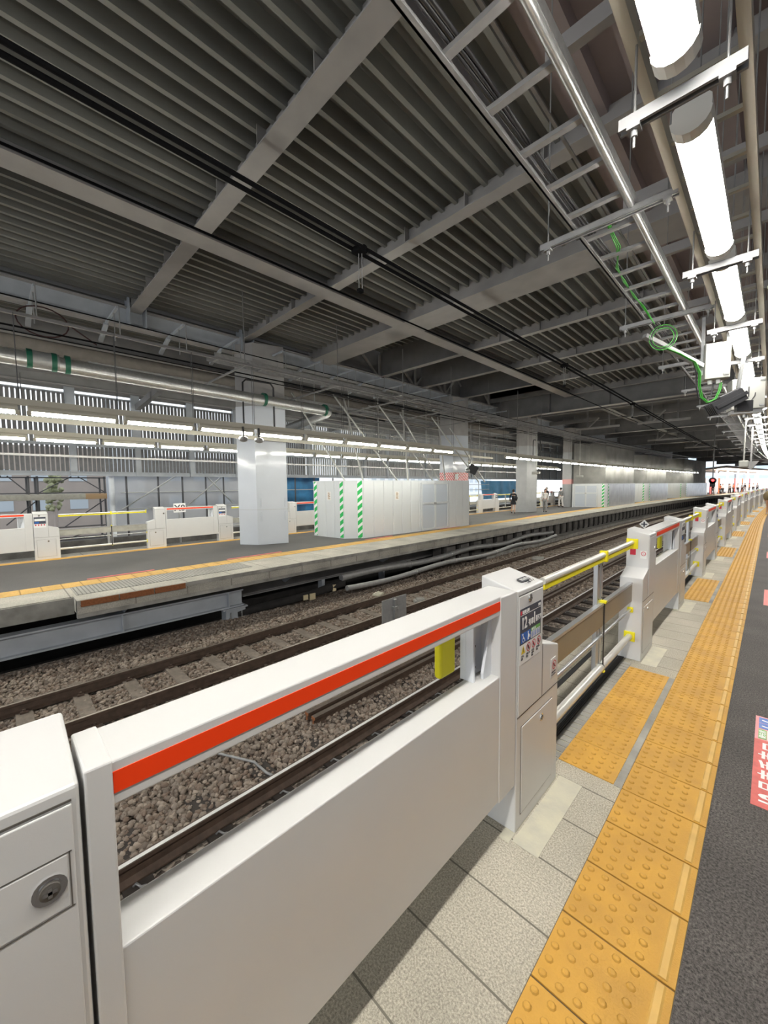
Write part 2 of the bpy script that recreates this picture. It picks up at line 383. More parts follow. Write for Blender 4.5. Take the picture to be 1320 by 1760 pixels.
# far platform slab
b = MB(); b.lbox(-13.5, -9.93, -0.40, FZ, Y2)
struct(b.build('floor_far_asphalt', M_asphf, bend=True))
YF = [y for y in Y2 if y > 1.5]
b = MB(); b.box(-9.45, -8.62, -6, 0.95, -0.36, FZ); b.lbox(-9.45, -8.25, -0.36, FZ, [0.95]+YF)
struct(b.build('floor_far_stone_margin', M_stonef, bend=True))
b = MB(); b.lbox(-9.93, -9.45, -0.36, FZ+0.004, Y2)
tag(b.build('tactile_paving', tile_mat('tactile_far', (0.72, 0.45, 0.14), (0.60, 0.36, 0.10), 0.0, 0.3, 0.02, speck=30), bend=True), 'yellow tactile strip along the track side of the far platform', 'tactile paving')
b = MB(); b.lbox(-13.80, -13.5, -0.36, FZ+0.004, Y2)
tag(b.build('tactile_paving', M_tact, bend=True), 'yellow tactile strip in front of the far platform gates', 'tactile paving')
b = MB(); b.lbox(-14.5, -13.80, -0.40, FZ, Y2); struct(b.build('floor_far_rear_margin', M_stonef, bend=True))
# fascia
b = MB(); b.box(-8.72, -8.58, -6, 0.95, -0.42, FZ-0.015); b.lbox(-8.36, -8.27, -0.44, FZ-0.03, [0.95]+YF)
b.lbox(-8.30, -8.22, -0.20, FZ-0.001, [0.95]+YF)
struct(b.build('trim_far_platform_fascia', M_conc, bend=True))
b = MB()
for k in range(3): b.box(-8.30, -8.20, 1.0+k*0.56, 1.54+k*0.56, -0.23, FZ-0.006)
tag(b.build('gap_filler', M_rust), 'row of rust brown comb gap fillers on the far platform edge', 'gap filler')
b = MB(); b.box(-9.4, -8.66, 1.0, 4.3, FZ, FZ+0.008)
struct(b.build('trim_ribbed_edge', tile_mat('far_ribbed', (0.40, 0.39, 0.36), (0.30, 0.29, 0.27), 0, 0.06, 0.02, speck=50)))
# stickers on the far platform
for (y0, y1) in ((1.35, 2.6), (4.3, 5.9), (9.2, 10.6), (13.6, 15.0), (22.0, 23.4)):
    o = MB().box(-10.10, -10.0, y0, y1, FZ+0.0005, FZ+0.004).build('floor_sticker', M_pink)
    tag(o, 'thin pink boarding line sticker on the asphalt of the far platform', 'floor sticker', 'pink stickers on the far platform')
# underside: dark back wall, blue-grey girder
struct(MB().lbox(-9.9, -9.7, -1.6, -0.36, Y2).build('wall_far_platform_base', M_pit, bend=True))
def ibeam(b, x, z0, z1, w, ys, t=0.03, mi=0):
    b.lbox(x-w/2, x+w/2, z0, z0+t, ys, mi); b.lbox(x-w/2, x+w/2, z1-t, z1, ys, mi); b.lbox(x-0.012, x+0.012, z0+t, z1-t, ys, mi)
t = thing('platform_girder', (0, 0, 0), 'blue-grey steel girder lying low under the left end of the far platform', 'girder')
b = MB(); ibeam(b, -8.75, -0.98, -0.60, 0.22, [-6, 4.05]); b.build('girder_beam', M_steelb, t)
for yy in (-1.5, 1.66, 3.7):
    b = MB(); b.box(-8.86, -8.64, yy, yy+0.02, -0.95, -0.63); b.build('stiffener', M_steelb, t)
b = MB(); b.box(-8.86, -8.62, 3.62, 4.08, -1.40, -0.98); b.box(-8.92, -8.58, 3.55, 4.12, -1.44, -1.40); b.box(-8.92, -8.58, 3.55, 4.12, -1.01, -0.98)
b.build('bearing', M_steelb, t)
for yy in (3.72, 3.98): MB().tube([(-8.6, yy, -1.08), (-8.6, yy, -1.3)], 0.015, 6).build('bolt', M_galv, t)
for n_, yy in enumerate((1.7, 5.3, 8.9)):
    b = MB(); b.add([(-8.4, yy, -0.44), (-9.6, yy, -0.44), (-9.0, yy, -0.70), (-8.9, yy, -0.72), (-8.4, yy+0.02, -0.44), (-9.6, yy+0.02, -0.44), (-9.0, yy+0.02, -0.70), (-8.9, yy+0.02, -0.72)], [(0,1,2,3), (4,7,6,5), (0,3,7,4), (3,2,6,7)])
    b.box(-9.6, -8.42, yy-0.08, yy+0.10, -0.46, -0.44)
    tag(b.build('bracket', M_steelb), 'triangular steel bracket under the far platform edge', 'bracket', 'brackets under the far platform edge')
t = thing('platform_girder', (0, 0, 0), 'dark grey steel girder set back under the middle of the far platform', 'girder')
b = MB(); ibeam(b, -9.3, -0.95, -0.50, 0.2, [4.3, 12.2]); b.build('girder_beam', M_steeld, t)
for yy in (6.7, 9.2): MB().box(-9.4, -9.2, yy, yy+0.1, -1.5, -0.95).build('support_leg', M_steelb, t)
# retaining wall with pilasters beyond
ya = 11.7
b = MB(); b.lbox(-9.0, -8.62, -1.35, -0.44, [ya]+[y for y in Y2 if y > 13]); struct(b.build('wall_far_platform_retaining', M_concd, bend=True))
b = MB(); y = ya
while y < 75: b.box(-8.62, -8.56, y, y+0.13, -1.1, -0.44); y += 0.95
struct(b.build('trim_wall_gaps', M_pit, bend=True))
b = MB(); y = ya+0.25
while y < 60: b.box(-8.62, -8.55, y, y+0.55, -1.0, -0.50); y += 0.95
struct(b.build('trim_wall_panels', M_concd, bend=True))
b = MB(); b.lbox(-8.45, -8.05, -1.27, -1.10, [14]+[y for y in Y2 if y > 16]); b.lbox(-8.5, -8.0, -1.12, -1.08, [14]+[y for y in Y2 if y > 16])
tag(b.build('cable_trough', M_conc, bend=True), 'long grey concrete cable trough at the foot of the far platform wall', 'cable trough')

# ---- silver wrapped pipes
def wavy(y0, y1, x, z, amp, ph, n=40):
    return [(x+amp*0.5*math.sin(ph+k*0.55), y0+(y1-y0)*k/n, z+amp*math.sin(ph*1.7+k*0.42)) for k in range(n+1)]
for nm, x, z, ph, lab in (('wrapped_pipe', -8.20, -0.74, 0.3, 'upper silver foil wrapped pipe snaking below the far platform edge'), ('wrapped_pipe', -7.98, -0.98, 1.6, 'lower silver foil wrapped pipe snaking beside the far track')):
    t = thing(nm, (0, 0, 0), lab, 'pipe')
    p = wavy(6.6, 21, x, z, 0.05, ph); MB().tube(p, 0.095 if z > -0.8 else 0.075, 12).build('pipe_sleeve', M_galvd, t)
    for k in (8, 14, 22, 29): MB().tube([Vector(p[k])-Vector((0, 0.02, 0)), Vector(p[k])+Vector((0, 0.02, 0))], 0.112 if z > -0.8 else 0.09, 12).build('band', M_galv, t)
t = thing('cable_bundle', (0, 0, 0), 'dark sagging cable bundle lying under the far platform with yellow labels', 'cable')
MB().tube([(-8.7, 3.9, -1.16), (-8.6, 4.8, -1.12), (-8.35, 5.7, -1.02), (-8.2, 6.7, -0.86)], 0.10, 10).build('cable', M_pit, t)
b = MB(); b.box(-8.30, -8.26, 5.45, 5.58, -1.1, -0.98); b.box(-8.27, -8.23, 5.62, 5.78, -1.13, -0.97); b.box(-8.2, -8.16, 6.3, 6.4, -1.02, -0.85); b.build('tag_label', mat('label_cream', (0.55, 0.47, 0.30), 0.7), t)

# ================================================================== RAILS
def rail(name, x, y0, y1, label, top=-1.08, zb=-1.23, head=M_railtop):
    ys = [y0]+[y for y in Y2 if y0 < y < y1]+[y1]
    p = [(x-0.062, zb), (x+0.062, zb), (x+0.062, zb+0.012), (x+0.012, zb+0.032), (x+0.010, top-0.045), (x+0.032, top-0.034), (x+0.032, top-0.004), (x+0.026, top), (x-0.026, top), (x-0.032, top-0.004), (x-0.032, top-0.034), (x-0.010, top-0.045), (x-0.012, zb+0.032), (x-0.062, zb+0.012)]
    t = thing(name, (0, 0, 0), label, 'rail')
    MB().prof(p, ys).build('rail_web', M_rail, t, bend=True)
    MB().prof([(x-0.008, top), (x+0.026, top), (x+0.026, top+0.003), (x-0.008, top+0.003)], ys).build('rail_head', head, t, bend=True)
    return t
M_dullhead = mat('dull_railhead', (0.30, 0.26, 0.22), 0.35, 0.6)
rail('rail', -7.06, -6, 105, 'rail of the far track, the one next to the far platform', head=M_dullhead)
rail('rail', -5.99, -6, 105, 'rail of the far track, the one nearer the gates', head=M_dullhead)
rail('rail', -3.37, -6, 105, 'shiny topped rail of the near track, the one farther from the gates')
rail('rail', -2.30, -6, 105, 'rail of the near track right below the platform gates')
# loose rail length lying in the ballast
t = thing('loose_rail', (0, 0, 0), 'brown spare rail lying loose on the ballast between the two tracks', 'rail')
for x in (-4.12, -3.98):
    z = -1.13; p = [(x-0.065, z-0.14), (x+0.065, z-0.14), (x+0.065, z-0.125), (x+0.014, z-0.11), (x+0.012, z-0.045), (x+0.034, z-0.034), (x+0.034, z), (x-0.034, z), (x-0.034, z-0.034), (x-0.012, z-0.045), (x-0.014, z-0.11), (x-0.065, z-0.125)]
    MB().prof(p, [2.72, 8, 14, 20]).build('rail_web', M_rail, t)
    MB().prof(p, [2.715, 2.72]).build('cut_end', M_rust, t)
# guard rail pair far track (beyond)
# sleepers
b = MB(); b.add([(-7.55, -0.11, -1.30), (-5.45, -0.11, -1.30), (-5.45, 0.11, -1.30), (-7.55, 0.11, -1.30), (-7.5, -0.085, -1.215), (-5.5, -0.085, -1.215), (-5.5, 0.085, -1.215), (-7.5, 0.085, -1.215)], [(0,3,2,1),(4,5,6,7),(0,1,5,4),(1,2,6,5),(2,3,7,6),(3,0,4,7)])
s0 = thing('sleeper', (0, 0, 0), 'concrete sleeper of the far track set in brown ballast', 'sleeper', 'far track sleepers')
b.build('sleeper_body', M_sleep, s0)
for x in (-7.06, -5.99):
    for sx in (-1, 1):
        b = MB(); b.box(x+sx*0.085-0.035, x+sx*0.085+0.035, -0.04, 0.04, -1.215, -1.19); b.disc((x+sx*0.085, 0, -1.195), (0, 0, 1), 0.018, 0.03, 6); b.build('rail_clip', M_rail, s0)
n = 0; y = -1.62
while y < 34:
    o = s0 if n == 0 else copy_tree(s0); o.location = (C(y), y, 0); n += 1; y += 0.60
b = MB(); b.box(-3.9, -1.75, -0.1, 0.1, -1.32, -1.235)
s1 = thing('sleeper', (0, 0, 0), 'dark sleeper of the near track below the platform gates', 'sleeper', 'near track sleepers')
b.build('sleeper_body', M_sleepd, s1)
for x in (-3.37, -2.30):
    b = MB(); b.tube([(x+0.07, -0.03, -1.235), (x+0.11, -0.02, -1.19), (x+0.15, 0.0, -1.20), (x+0.13, 0.04, -1.235)], 0.009, 6); b.build('rail_clip', M_galvd, s1)
n = 0; y = -0.6
while y < 34:
    o = s1 if n == 0 else copy_tree(s1); o.location = (C(y), y, 0); n += 1; y += 0.62

# ballast stones (stuff)
def stones(name, regs, label, mats, seed):
    rng = np.random.default_rng(seed)
    ph = (1+5**0.5)/2
    ico = np.array([(-1,ph,0),(1,ph,0),(-1,-ph,0),(1,-ph,0),(0,-1,ph),(0,1,ph),(0,-1,-ph),(0,1,-ph),(ph,0,-1),(ph,0,1),(-ph,0,-1),(-ph,0,1)])/1.9
    fa = np.array([(0,11,5),(0,5,1),(0,1,7),(0,7,10),(0,10,11),(1,5,9),(5,11,4),(11,10,2),(10,7,6),(7,1,8),(3,9,4),(3,4,2),(3,2,6),(3,6,8),(3,8,9),(4,9,5),(2,4,11),(6,2,10),(8,6,7),(9,8,1)])
    V = []; 
    for (x0, x1, y0, y1, dens, zb, size) in regs:
        N = int((x1-x0)*(y1-y0)*dens)
        c = np.stack([rng.uniform(x0, x1, N), rng.uniform(y0, y1, N), zb+rng.uniform(-0.012, 0.022, N)], 1)
        s = rng.uniform(0.6, 1.35, (N, 1, 1))*size
        ax = rng.uniform(0.62, 1.15, (N, 1, 3)); jit = rng.uniform(0.78, 1.2, (N, 12, 1))
        a = rng.normal(size=(N, 4)); a /= np.linalg.norm(a, axis=1, keepdims=True); w, x, y_, z = a.T
        R = np.stack([np.stack([1-2*(y_*y_+z*z), 2*(x*y_-z*w), 2*(x*z+y_*w)], -1), np.stack([2*(x*y_+z*w), 1-2*(x*x+z*z), 2*(y_*z-x*w)], -1), np.stack([2*(x*z-y_*w), 2*(y_*z+x*w), 1-2*(x*x+y_*y_)], -1)], 1)
        P = ico[None]*jit*s*ax; P = np.einsum('nij,nkj->nki', R, P); P[..., 2] *= 0.8
        V.append(P+c[:, None, :])
    V = np.concatenate(V); N = len(V)
    F = (fa[None]+12*np.arange(N)[:, None, None]).reshape(-1)
    me = bpy.data.meshes.new(name); me.vertices.add(N*12); me.vertices.foreach_set('co', V.reshape(-1))
    me.loops.add(len(F)); me.loops.foreach_set('vertex_index', F.astype(np.int32)); me.polygons.add(N*20)
    me.polygons.foreach_set('loop_start', np.arange(0, N*60, 3, dtype=np.int32)); me.polygons.foreach_set('loop_total', np.full(N*20, 3, dtype=np.int32))
    for m in mats: me.materials.append(m)
    me.polygons.foreach_set('material_index', np.repeat(rng.integers(0, len(mats), N), 20).astype(np.int32))
    me.update(calc_edges=True); me.validate()
    o = bpy.data.objects.new(name, me); COL.objects.link(o); tag(o, label, 'ballast', kind='stuff'); return o
SM = [mat('ballast_stone_a', (0.26, 0.21, 0.17), 0.9), mat('ballast_stone_b', (0.17, 0.135, 0.11), 0.9), mat('ballast_stone_c', (0.36, 0.30, 0.245), 0.9), mat('ballast_stone_d', (0.28, 0.235, 0.195), 0.9), mat('ballast_stone_e', (0.21, 0.155, 0.12), 0.9)]
Z0 = -1.255
stones('ballast_gravel', [(-5.9, -3.45, 0.2, 8, 1150, Z0, 0.030), (-6.93, -6.05, -0.5, 9, 1000, Z0, 0.030), (-8.7, -7.15, -0.5, 9, 900, Z0, 0.032), (-5.9, -3.45, 8, 16, 420, Z0+0.005, 0.038), (-6.93, -6.05, 9, 18, 420, Z0, 0.036), (-8.5, -7.15, 9, 18, 300, Z0, 0.04)], 'loose brown-grey ballast stones around the two tracks', SM, 3)
t = MB().tube([(-4.35, 1.62, -1.21), (-4.1, 1.72, -1.19), (-3.85, 1.86, -1.20), (-3.62, 1.88, -1.21), (-3.45, 1.95, -1.23)], 0.013, 8).build('cable', M_galvd)
tag(t, 'pale grey cable end curling over the ballast stones', 'cable')
# yellow broken blocks on the ballast
for (x, y, s, r, m, l) in ((-6.55, 7.0, 0.16, 0.4, M_cement, 'cracked yellowish concrete block in the far track ballast'), (-6.3, 7.6, 0.13, 1.0, M_conc, 'grey stone slab lying in the far track ballast'), (-7.5, 7.3, 0.12, 0.2, M_cement, 'small yellowish block beside the far track rail'), (-6.5, 15.2, 0.2, 0.3, M_conc, 'pale flat stone between the far track rails')):
    b = MB(); b.box(-s, s, -s*0.7, s*0.7, -0.03, 0.04); b.box(-s*0.5, s*1.2, -s*0.4, s*0.9, 0.02, 0.07)
    o = b.build('concrete_block', m, bevel=0.02); o.location = (x, y, -1.20); o.rotation_euler = (0.1, 0.05, r); tag(o, l, 'block')
# back of trackside sign plate
t = thing('trackside_plate', (-4.7, 4.98, -1.25), 'grey metal plate on a short post standing between the tracks', 'sign')
b = MB(); b.box(-0.012, 0, -0.30, 0.33, 0.55, 1.02); b.box(0, 0.012, -0.30, 0.33, 0.57, 0.60); b.build('plate', M_galvd, t)
b = MB(); b.box(0.0, 0.05, -0.03, 0.03, 0.0, 1.0); b.build('post', M_galv, t)
b = MB(); b.box(0.0, 0.06, -0.06, 0.06, 0.82, 0.87); b.build('clamp', M_galv, t)

# ================================================================== PLATFORM GATES
WHT = [M_white, M_groove]
def lock(parent, y, z, r=0.021):
    o = MB().disc((0.0, y, z), (1, 0, 0), r, 0.006, 20).disc((0.006, y, z), (1, 0, 0), r*0.72, 0.002, 20).build('lock', M_chrome, parent)
    MB().disc((0.007, y, z), (1, 0, 0), r*0.6, 0.003, 16).build('lock_core', M_groove, o)
    MB().box(0.009, 0.013, y-r*0.4, y+r*0.4, z-r*0.12, z+r*0.12).box(0.009, 0.013, y-r*0.12, y+r*0.12, z-r*0.35, z+r*0.35).build('lock_slot', M_chrome, o)
    return o
def cab(parent, y0, y1, low_hi, detail):
    """body of one cabinet; y0..y1, the low shoulder on the +y side when low_hi else on the -y side"""
    D = -0.20
    if low_hi: pr = [(y0, 0), (y1, 0), (y1, 0.826), (y1-0.225, 0.895), (y1-0.225, 1.238), (y0, 1.238)]
    else: pr = [(y0, 0), (y1, 0), (y1, 1.238), (y0+0.225, 1.238), (y0+0.225, 0.895), (y0, 0.826)]
    b = MB(); b.extx(pr, D, 0, 0)
    for i, v in enumerate(b.v):
        if v[2] > 1.2 and v[0] < -0.1: b.v[i] = (v[0], v[1], 1.288)
    o = b.build('cabinet', M_white, parent, bevel=0.006)
    if detail:
        ys, ye = (y0, y1-0.225) if low_hi else (y0+0.225, y1)
        b = MB(); b.box(-0.001, 0.0015, ys+0.010, ye-0.012, 1.212, 1.216); b.box(-0.001, 0.0012, y0+0.006, y1-0.006, 0.596, 0.600)
        xs = ye if low_hi else ys
        b.box(-0.001, 0.0012, xs-0.0015, xs+0.0015, 0.60, 0.89); b.build('panel_seam', M_groove, o)
        b = MB(); b.box(-0.001, 0.0035, ys+0.012, ye-0.012, 0.60+0.004, 1.208); b.build('upper_door', M_white, o, bevel=0.003)
        b = MB(); b.box(-0.001, 0.004, y0+0.055, y1-0.085, 0.075, 0.535); b.build('lower_door', M_white, o, bevel=0.004)
        b = MB(); 
        for r_ in ((y0+0.05, y1-0.08, 0.535, 0.538), (y0+0.05, y1-0.08, 0.070, 0.073)): b.box(-0.001, 0.0012, *r_)
        for r_ in ((y0+0.05, y0+0.053), (y1-0.083, y1-0.080)): b.box(-0.001, 0.0012, r_[0], r_[1], 0.07, 0.538)
        b.build('door_gap', M_groove, o)
    return o
def prohib(b, y, z, r, mr, md):
    n = 20
    vs = []; 
    for k in range(n):
        a = 2*PI*k/n; vs += [(0.0062, y+r*math.cos(a), z+r*math.sin(a)), (0.0062, y+r*0.80*math.cos(a), z+r*0.80*math.sin(a))]
    b.add(vs, [(2*k, (2*k+2) % (2*n), (2*k+3) % (2*n), 2*k+1) for k in range(n)], mr)
    b.bar((0.0062, y-r*0.6, z+r*0.6), (0.0062, y+r*0.6, z-r*0.6), r*0.18, 0.001, mr)
    b.box(0.0055, 0.006, y-r*0.15, y+r*0.15, z-r*0.5, z+r*0.35, md); b.box(0.0055, 0.006, y-r*0.4, y+r*0.3, z-r*0.1, z+r*0.1, md)
def door_sign(parent, car, door, first):
    x = 0.0035
    s = MB().box(x, x+0.0015, 0.018, 0.258, 0.965, 1.145).build('sign_panel', M_sign, parent)
    if not first:
        MB().box(x, x+0.003, 0.03, 0.25, 1.04, 1.10).build('sign_text', M_signw, s)
        MB().box(x, x+0.003, 0.03, 0.12, 0.98, 1.02).build('sign_icons', M_blue, s)
        return
    X = x+0.0022
    text('sign_number', car, 0.078, M_signw, s, FACE_X, (X, 0.030, 1.043), 0.018, 0.82, 1.05)
    text('sign_text', '号車', 0.036, M_signw, s, FACE_X, (X, 0.108, 1.046), 0.02, 0.85, 1.0)
    text('sign_number', door, 0.078, M_signw, s, FACE_X, (X, 0.163, 1.043), 0.018, 0.82, 1.05)
    text('sign_text', '番ドア', 0.034, M_signw, s, FACE_X, (X, 0.194, 1.048), 0.02, 0.62, 1.0)
    MB().box(X-0.001, X, 0.021, 0.036, 1.117, 1.135).build('sign_mark', M_dred, s)
    text('sign_text', '埼京線 渋谷', 0.020, M_signw, s, FACE_X, (X, 0.040, 1.119), 0.01, 0.75, 1.0)
    text('sign_text', '先頭', 0.016, M_signw, s, FACE_X, (X, 0.222, 1.122), 0.01, 0.9, 1.0)
    MB().box(X-0.001, X, 0.020, 0.256, 1.1115, 1.1135).build('sign_rule', M_signw, s)
    # pictograms
    ic = MB().box(X-0.001, X, 0.028, 0.078, 0.972, 1.022).build('sign_icon_wheelchair', M_blue, s)
    ic2 = MB().box(X-0.001, X, 0.083, 0.133, 0.972, 1.022).build('sign_icon_pushchair', M_blue, s)
    b = MB(); vs = []; n = 14
    for k in range(n):
        a = 2*PI*k/n; vs += [(X+0.001, 0.052+0.013*math.cos(a), 0.988+0.013*math.sin(a)), (X+0.001, 0.052+0.009*math.cos(a), 0.988+0.009*math.sin(a))]
    b.add(vs, [(2*k, (2*k+2) % (2*n), (2*k+3) % (2*n), 2*k+1) for k in range(n)])
    b.disc((X, 0.046, 1.014), (1, 0, 0), 0.005, 0.001, 10); b.bar((X+0.001, 0.047, 1.008), (X+0.001, 0.051, 0.992), 0.004, 0.001)
    b.bar((X+0.001, 0.051, 0.993), (X+0.001, 0.062, 0.992), 0.004, 0.001); b.bar((X+0.001, 0.062, 0.992), (X+0.001, 0.068, 0.978), 0.004, 0.001)
    b.disc((X, 0.106, 1.013), (1, 0, 0), 0.005, 0.001, 10); b.bar((X+0.001, 0.106, 1.007), (X+0.001, 0.104, 0.990), 0.008, 0.001)
    b.bar((X+0.001, 0.102, 0.990), (X+0.001, 0.100, 0.976), 0.004, 0.001); b.bar((X+0.001, 0.106, 0.990), (X+0.001, 0.108, 0.976), 0.004, 0.001)
    b.bar((X+0.001, 0.108, 1.003), (X+0.001, 0.120, 0.996), 0.003, 0.001); b.box(X, X+0.001, 0.115, 0.127, 0.984, 0.996)
    b.build('sign_figures', M_signw, s)
    w = MB().box(X-0.001, X, 0.140, 0.248, 0.970, 1.006).build('sign_priority_panel', M_signw, s)
    g = MB().box(X-0.001, X, 0.140, 0.248, 1.007, 1.024).build('sign_priority_band', M_green, s)
    b = MB()
    for k in range(5): b.disc((X, 0.153+0.020*k, 0.999), (1, 0, 0), 0.0035, 0.0012, 8); b.box(X, X+0.001, 0.150+0.020*k, 0.156+0.020*k, 0.975, 0.994)
    b.build('sign_people', M_blue, s)
    text('sign_text', '優先席', 0.014, M_signw, s, FACE_X, (X, 0.145, 1.010), 0.01, 1.2, 1.0)
    # caution sheet
    c = MB().box(x, x+0.0015, 0.018, 0.258, 0.865, 0.964).build('caution_sheet', M_signw, parent)
    b = MB()
    for k in range(3): prohib(b, 0.112+0.060*k, 0.936, 0.023, 0, 1)
    b.build('caution_icons', [M_dred, M_text], c)
    b = MB(); b.add([(0.0062, 0.028, 0.918), (0.0062, 0.074, 0.918), (0.0062, 0.051, 0.958)], [(0, 1, 2)]); b.build('caution_triangle', mat('caution_yellow', (0.75, 0.55, 0.01)), c)
    b = MB(); b.box(0.0064, 0.0068, 0.049, 0.053, 0.926, 0.946); b.build('caution_mark', M_text, c)
    for k, tx in enumerate(('ドアに\n注意', 'かけこみ\n禁止', 'もたれ\nかかり\n禁止', '乗り出し\n禁止')):
        text('caution_text', tx, 0.0125, M_text, c, FACE_X, (X, 0.028+0.059*k, 0.900), 0.005, 0.85, 1.0)

def housing(loc, label, group, first=0, detail=True, mirror_sign=False):
    """one fixed gate module: cabinet, low screen with beam, cabinet. Local y: -2.2 .. 0.525"""
    t = thing('platform_gate', loc, label, 'platform gate', group)
    cb = cab(t, -2.207, -1.687, False, detail)
    ca = cab(t, 0.0, 0.525, True, detail)
    # screen
    MB().box(-0.11, -0.004, -1.645, -0.155, 0.27, 0.874).build('screen_panel', M_white, t, bevel=0.004)
    bm_ = MB().box(-0.15, -0.004, -1.645, -0.155, 1.162, 1.249).build('top_beam', M_white, t, bevel=0.004)
    MB().box(-0.0045, -0.0025, -1.637, -0.168, 1.186, 1.228).build('red_stripe', M_red, bm_)
    MB().box(-0.155, 0.0, -1.680, -1.637, 0.27, 1.253).build('end_post', M_white, t, bevel=0.004)
    MB().box(-0.155, 0.0, -0.168, -0.010, 0.262, 1.245).build('end_post', M_white, t, bevel=0.005)
    br = MB().box(-0.13, -0.10, -0.30, -0.16, 0.874, 1.162).box(-0.10, -0.06, -0.30, -0.285, 0.874, 1.162)
    br.extx([(-0.16, 0.874), (-0.16, 1.162), (-0.165, 1.162), (-0.24, 0.90), (-0.24, 0.874)], -0.06, -0.045)
    o = br.build('bracket', M_white2, t, bevel=0.002)
    b = MB()
    for z in (0.91, 1.01, 1.12): b.disc((-0.10, -0.225, z), (1, 0, 0), 0.006, 0.003, 8)
    b.build('screw', M_groove, o)
    if loc[0] > -10: MB().box(-0.205, -0.165, -0.40, -0.28, 0.885, 1.085).build('buffer_pad', M_yel, t, bevel=0.015, seg=3)
    MB().box(-0.19, -0.01, -2.20, 0.52, 0.262, 0.30).build('guide_rail', M_white2, t)
    if detail:
        lk = lock(t, 0.272 if False else 0.128, 1.183); lock(t, 0.288, 0.487); lock(t, -1.735, 1.076, 0.024); lock(t, -1.99, 0.487)
    return t
def opening(loc, label, group, detail=True):
    """the telescopic barrier across a door opening, local y 0.525 .. 2.655"""
    t = thing('sliding_barrier', loc, label, 'sliding barrier', group)
    x = -0.10; ym = 1.735
    def hb(nm, y0, y1, z, r, m): return MB().tube([(x, y0, z), (x, y1, z)], r, 12).build(nm, m, t)
    for (y0, y1, s) in ((0.525, ym-0.012, 1.0), (ym+0.012, 2.655, 0.92)):
        tb = hb('top_bar', y0, y1, 1.178, 0.022*s, M_tube)
        MB().box(x-0.012, x+0.014, y0, y1, 1.128, 1.160).build('yellow_strip', M_yel, tb)
        MB().box(x-0.01, x+0.01, y0, y1, 0.592, 0.762).build('board', M_tan if loc[0] > -10 else M_plank, t)
        MB().box(x-0.022, x+0.014, y0, y1, 0.762, 0.782).build('board_rail', M_alu, t)
        hb('middle_bar', y0, y1, 0.505, 0.013*s, M_alu)
        hb('bottom_bar', y0, y1, 0.235, 0.030*s, M_tube)
    for yy, w in ((ym-0.055, 0.05), (ym+0.02, 0.035)):
        p = MB().box(x-0.045, x-0.012, yy-w, yy+w*0.3, 0.22, 1.15).build('upright', M_alu, t, bevel=0.002)
        if detail: MB().disc((x-0.012, yy-w*0.4, 1.09), (1, 0, 0), 0.006, 0.003, 8).disc((x-0.012, yy-w*0.4, 0.82), (1, 0, 0), 0.006, 0.003, 8).build('screw', M_groove, p)
    MB().box(x+0.011, x+0.016, ym-0.010, ym+0.010, 0.20, 0.78).build('centre_seal', M_black, t)
    for z0, z1 in ((1.12, 1.21), (0.775, 0.80), (0.195, 0.21)):
        MB().box(x-0.03, x+0.03, ym-0.018, ym+0.018, z0, z1).build('yellow_cap', M_yel, t, bevel=0.006)
    for z, s in ((1.165, 0.05), (0.235, 0.048), (0.505, 0.026)):
        MB().box(x-s, x+s, 2.640, 2.656, z-s, z+s).build('yellow_socket', M_yel, t, bevel=0.004)
        if z > 1: continue
    return t
XG = -0.849
H0 = housing((XG, A0, 0), 'nearest white platform gate with bold red stripe and numbered door sign', 'near platform gates')
door_sign(H0, '12', '1', True)
# label patch on the cabinet top, left cabinet key flap
def top_pt(x): return 1.2395+(-x)*0.25
tl = MB(); tl.add([(-0.075, 0.13, top_pt(-0.075)+0.0065), (-0.04, 0.13, top_pt(-0.04)+0.0065), (-0.04, 0.235, top_pt(-0.04)+0.0065), (-0.075, 0.235, top_pt(-0.075)+0.0065)], [(0, 1, 2, 3)])
o = tl.build('top_label', M_text, H0)
tm = text('top_label_text', '緊急停止', 0.022, M_signw, o, FLOOR_Y, (0, 0, 0))
tm.data.transform(Matrix.Translation((-0.047, 0.14, top_pt(-0.047)+0.0085)) @ Matrix.Rotation(0.245, 4, 'Y'))
tm = text('top_text', '注意  ドア', 0.020, M_text, H0, FLOOR_Y, (0, 0, 0))
tm.data.transform(Matrix.Translation((-0.018, 0.145, top_pt(-0.018)+0.0085)) @ Matrix.Rotation(0.245, 4, 'Y'))
# small shoulder sticker
s = MB().box(0.0002, 0.002, 0.415, 0.485, 0.655, 0.765).build('shoulder_sticker', M_signw, H0)
b = MB(); prohib(b, 0.450, 0.728, 0.026, 0, 1); b.build('sticker_icon', [M_dred, M_text], s)
text('sticker_text', 'さわらない', 0.012, M_text, s, FACE_X, (0.003, 0.42, 0.68), 0.004)
text('sticker_text', 'でください', 0.012, M_text, s, FACE_X, (0.003, 0.42, 0.665), 0.004)
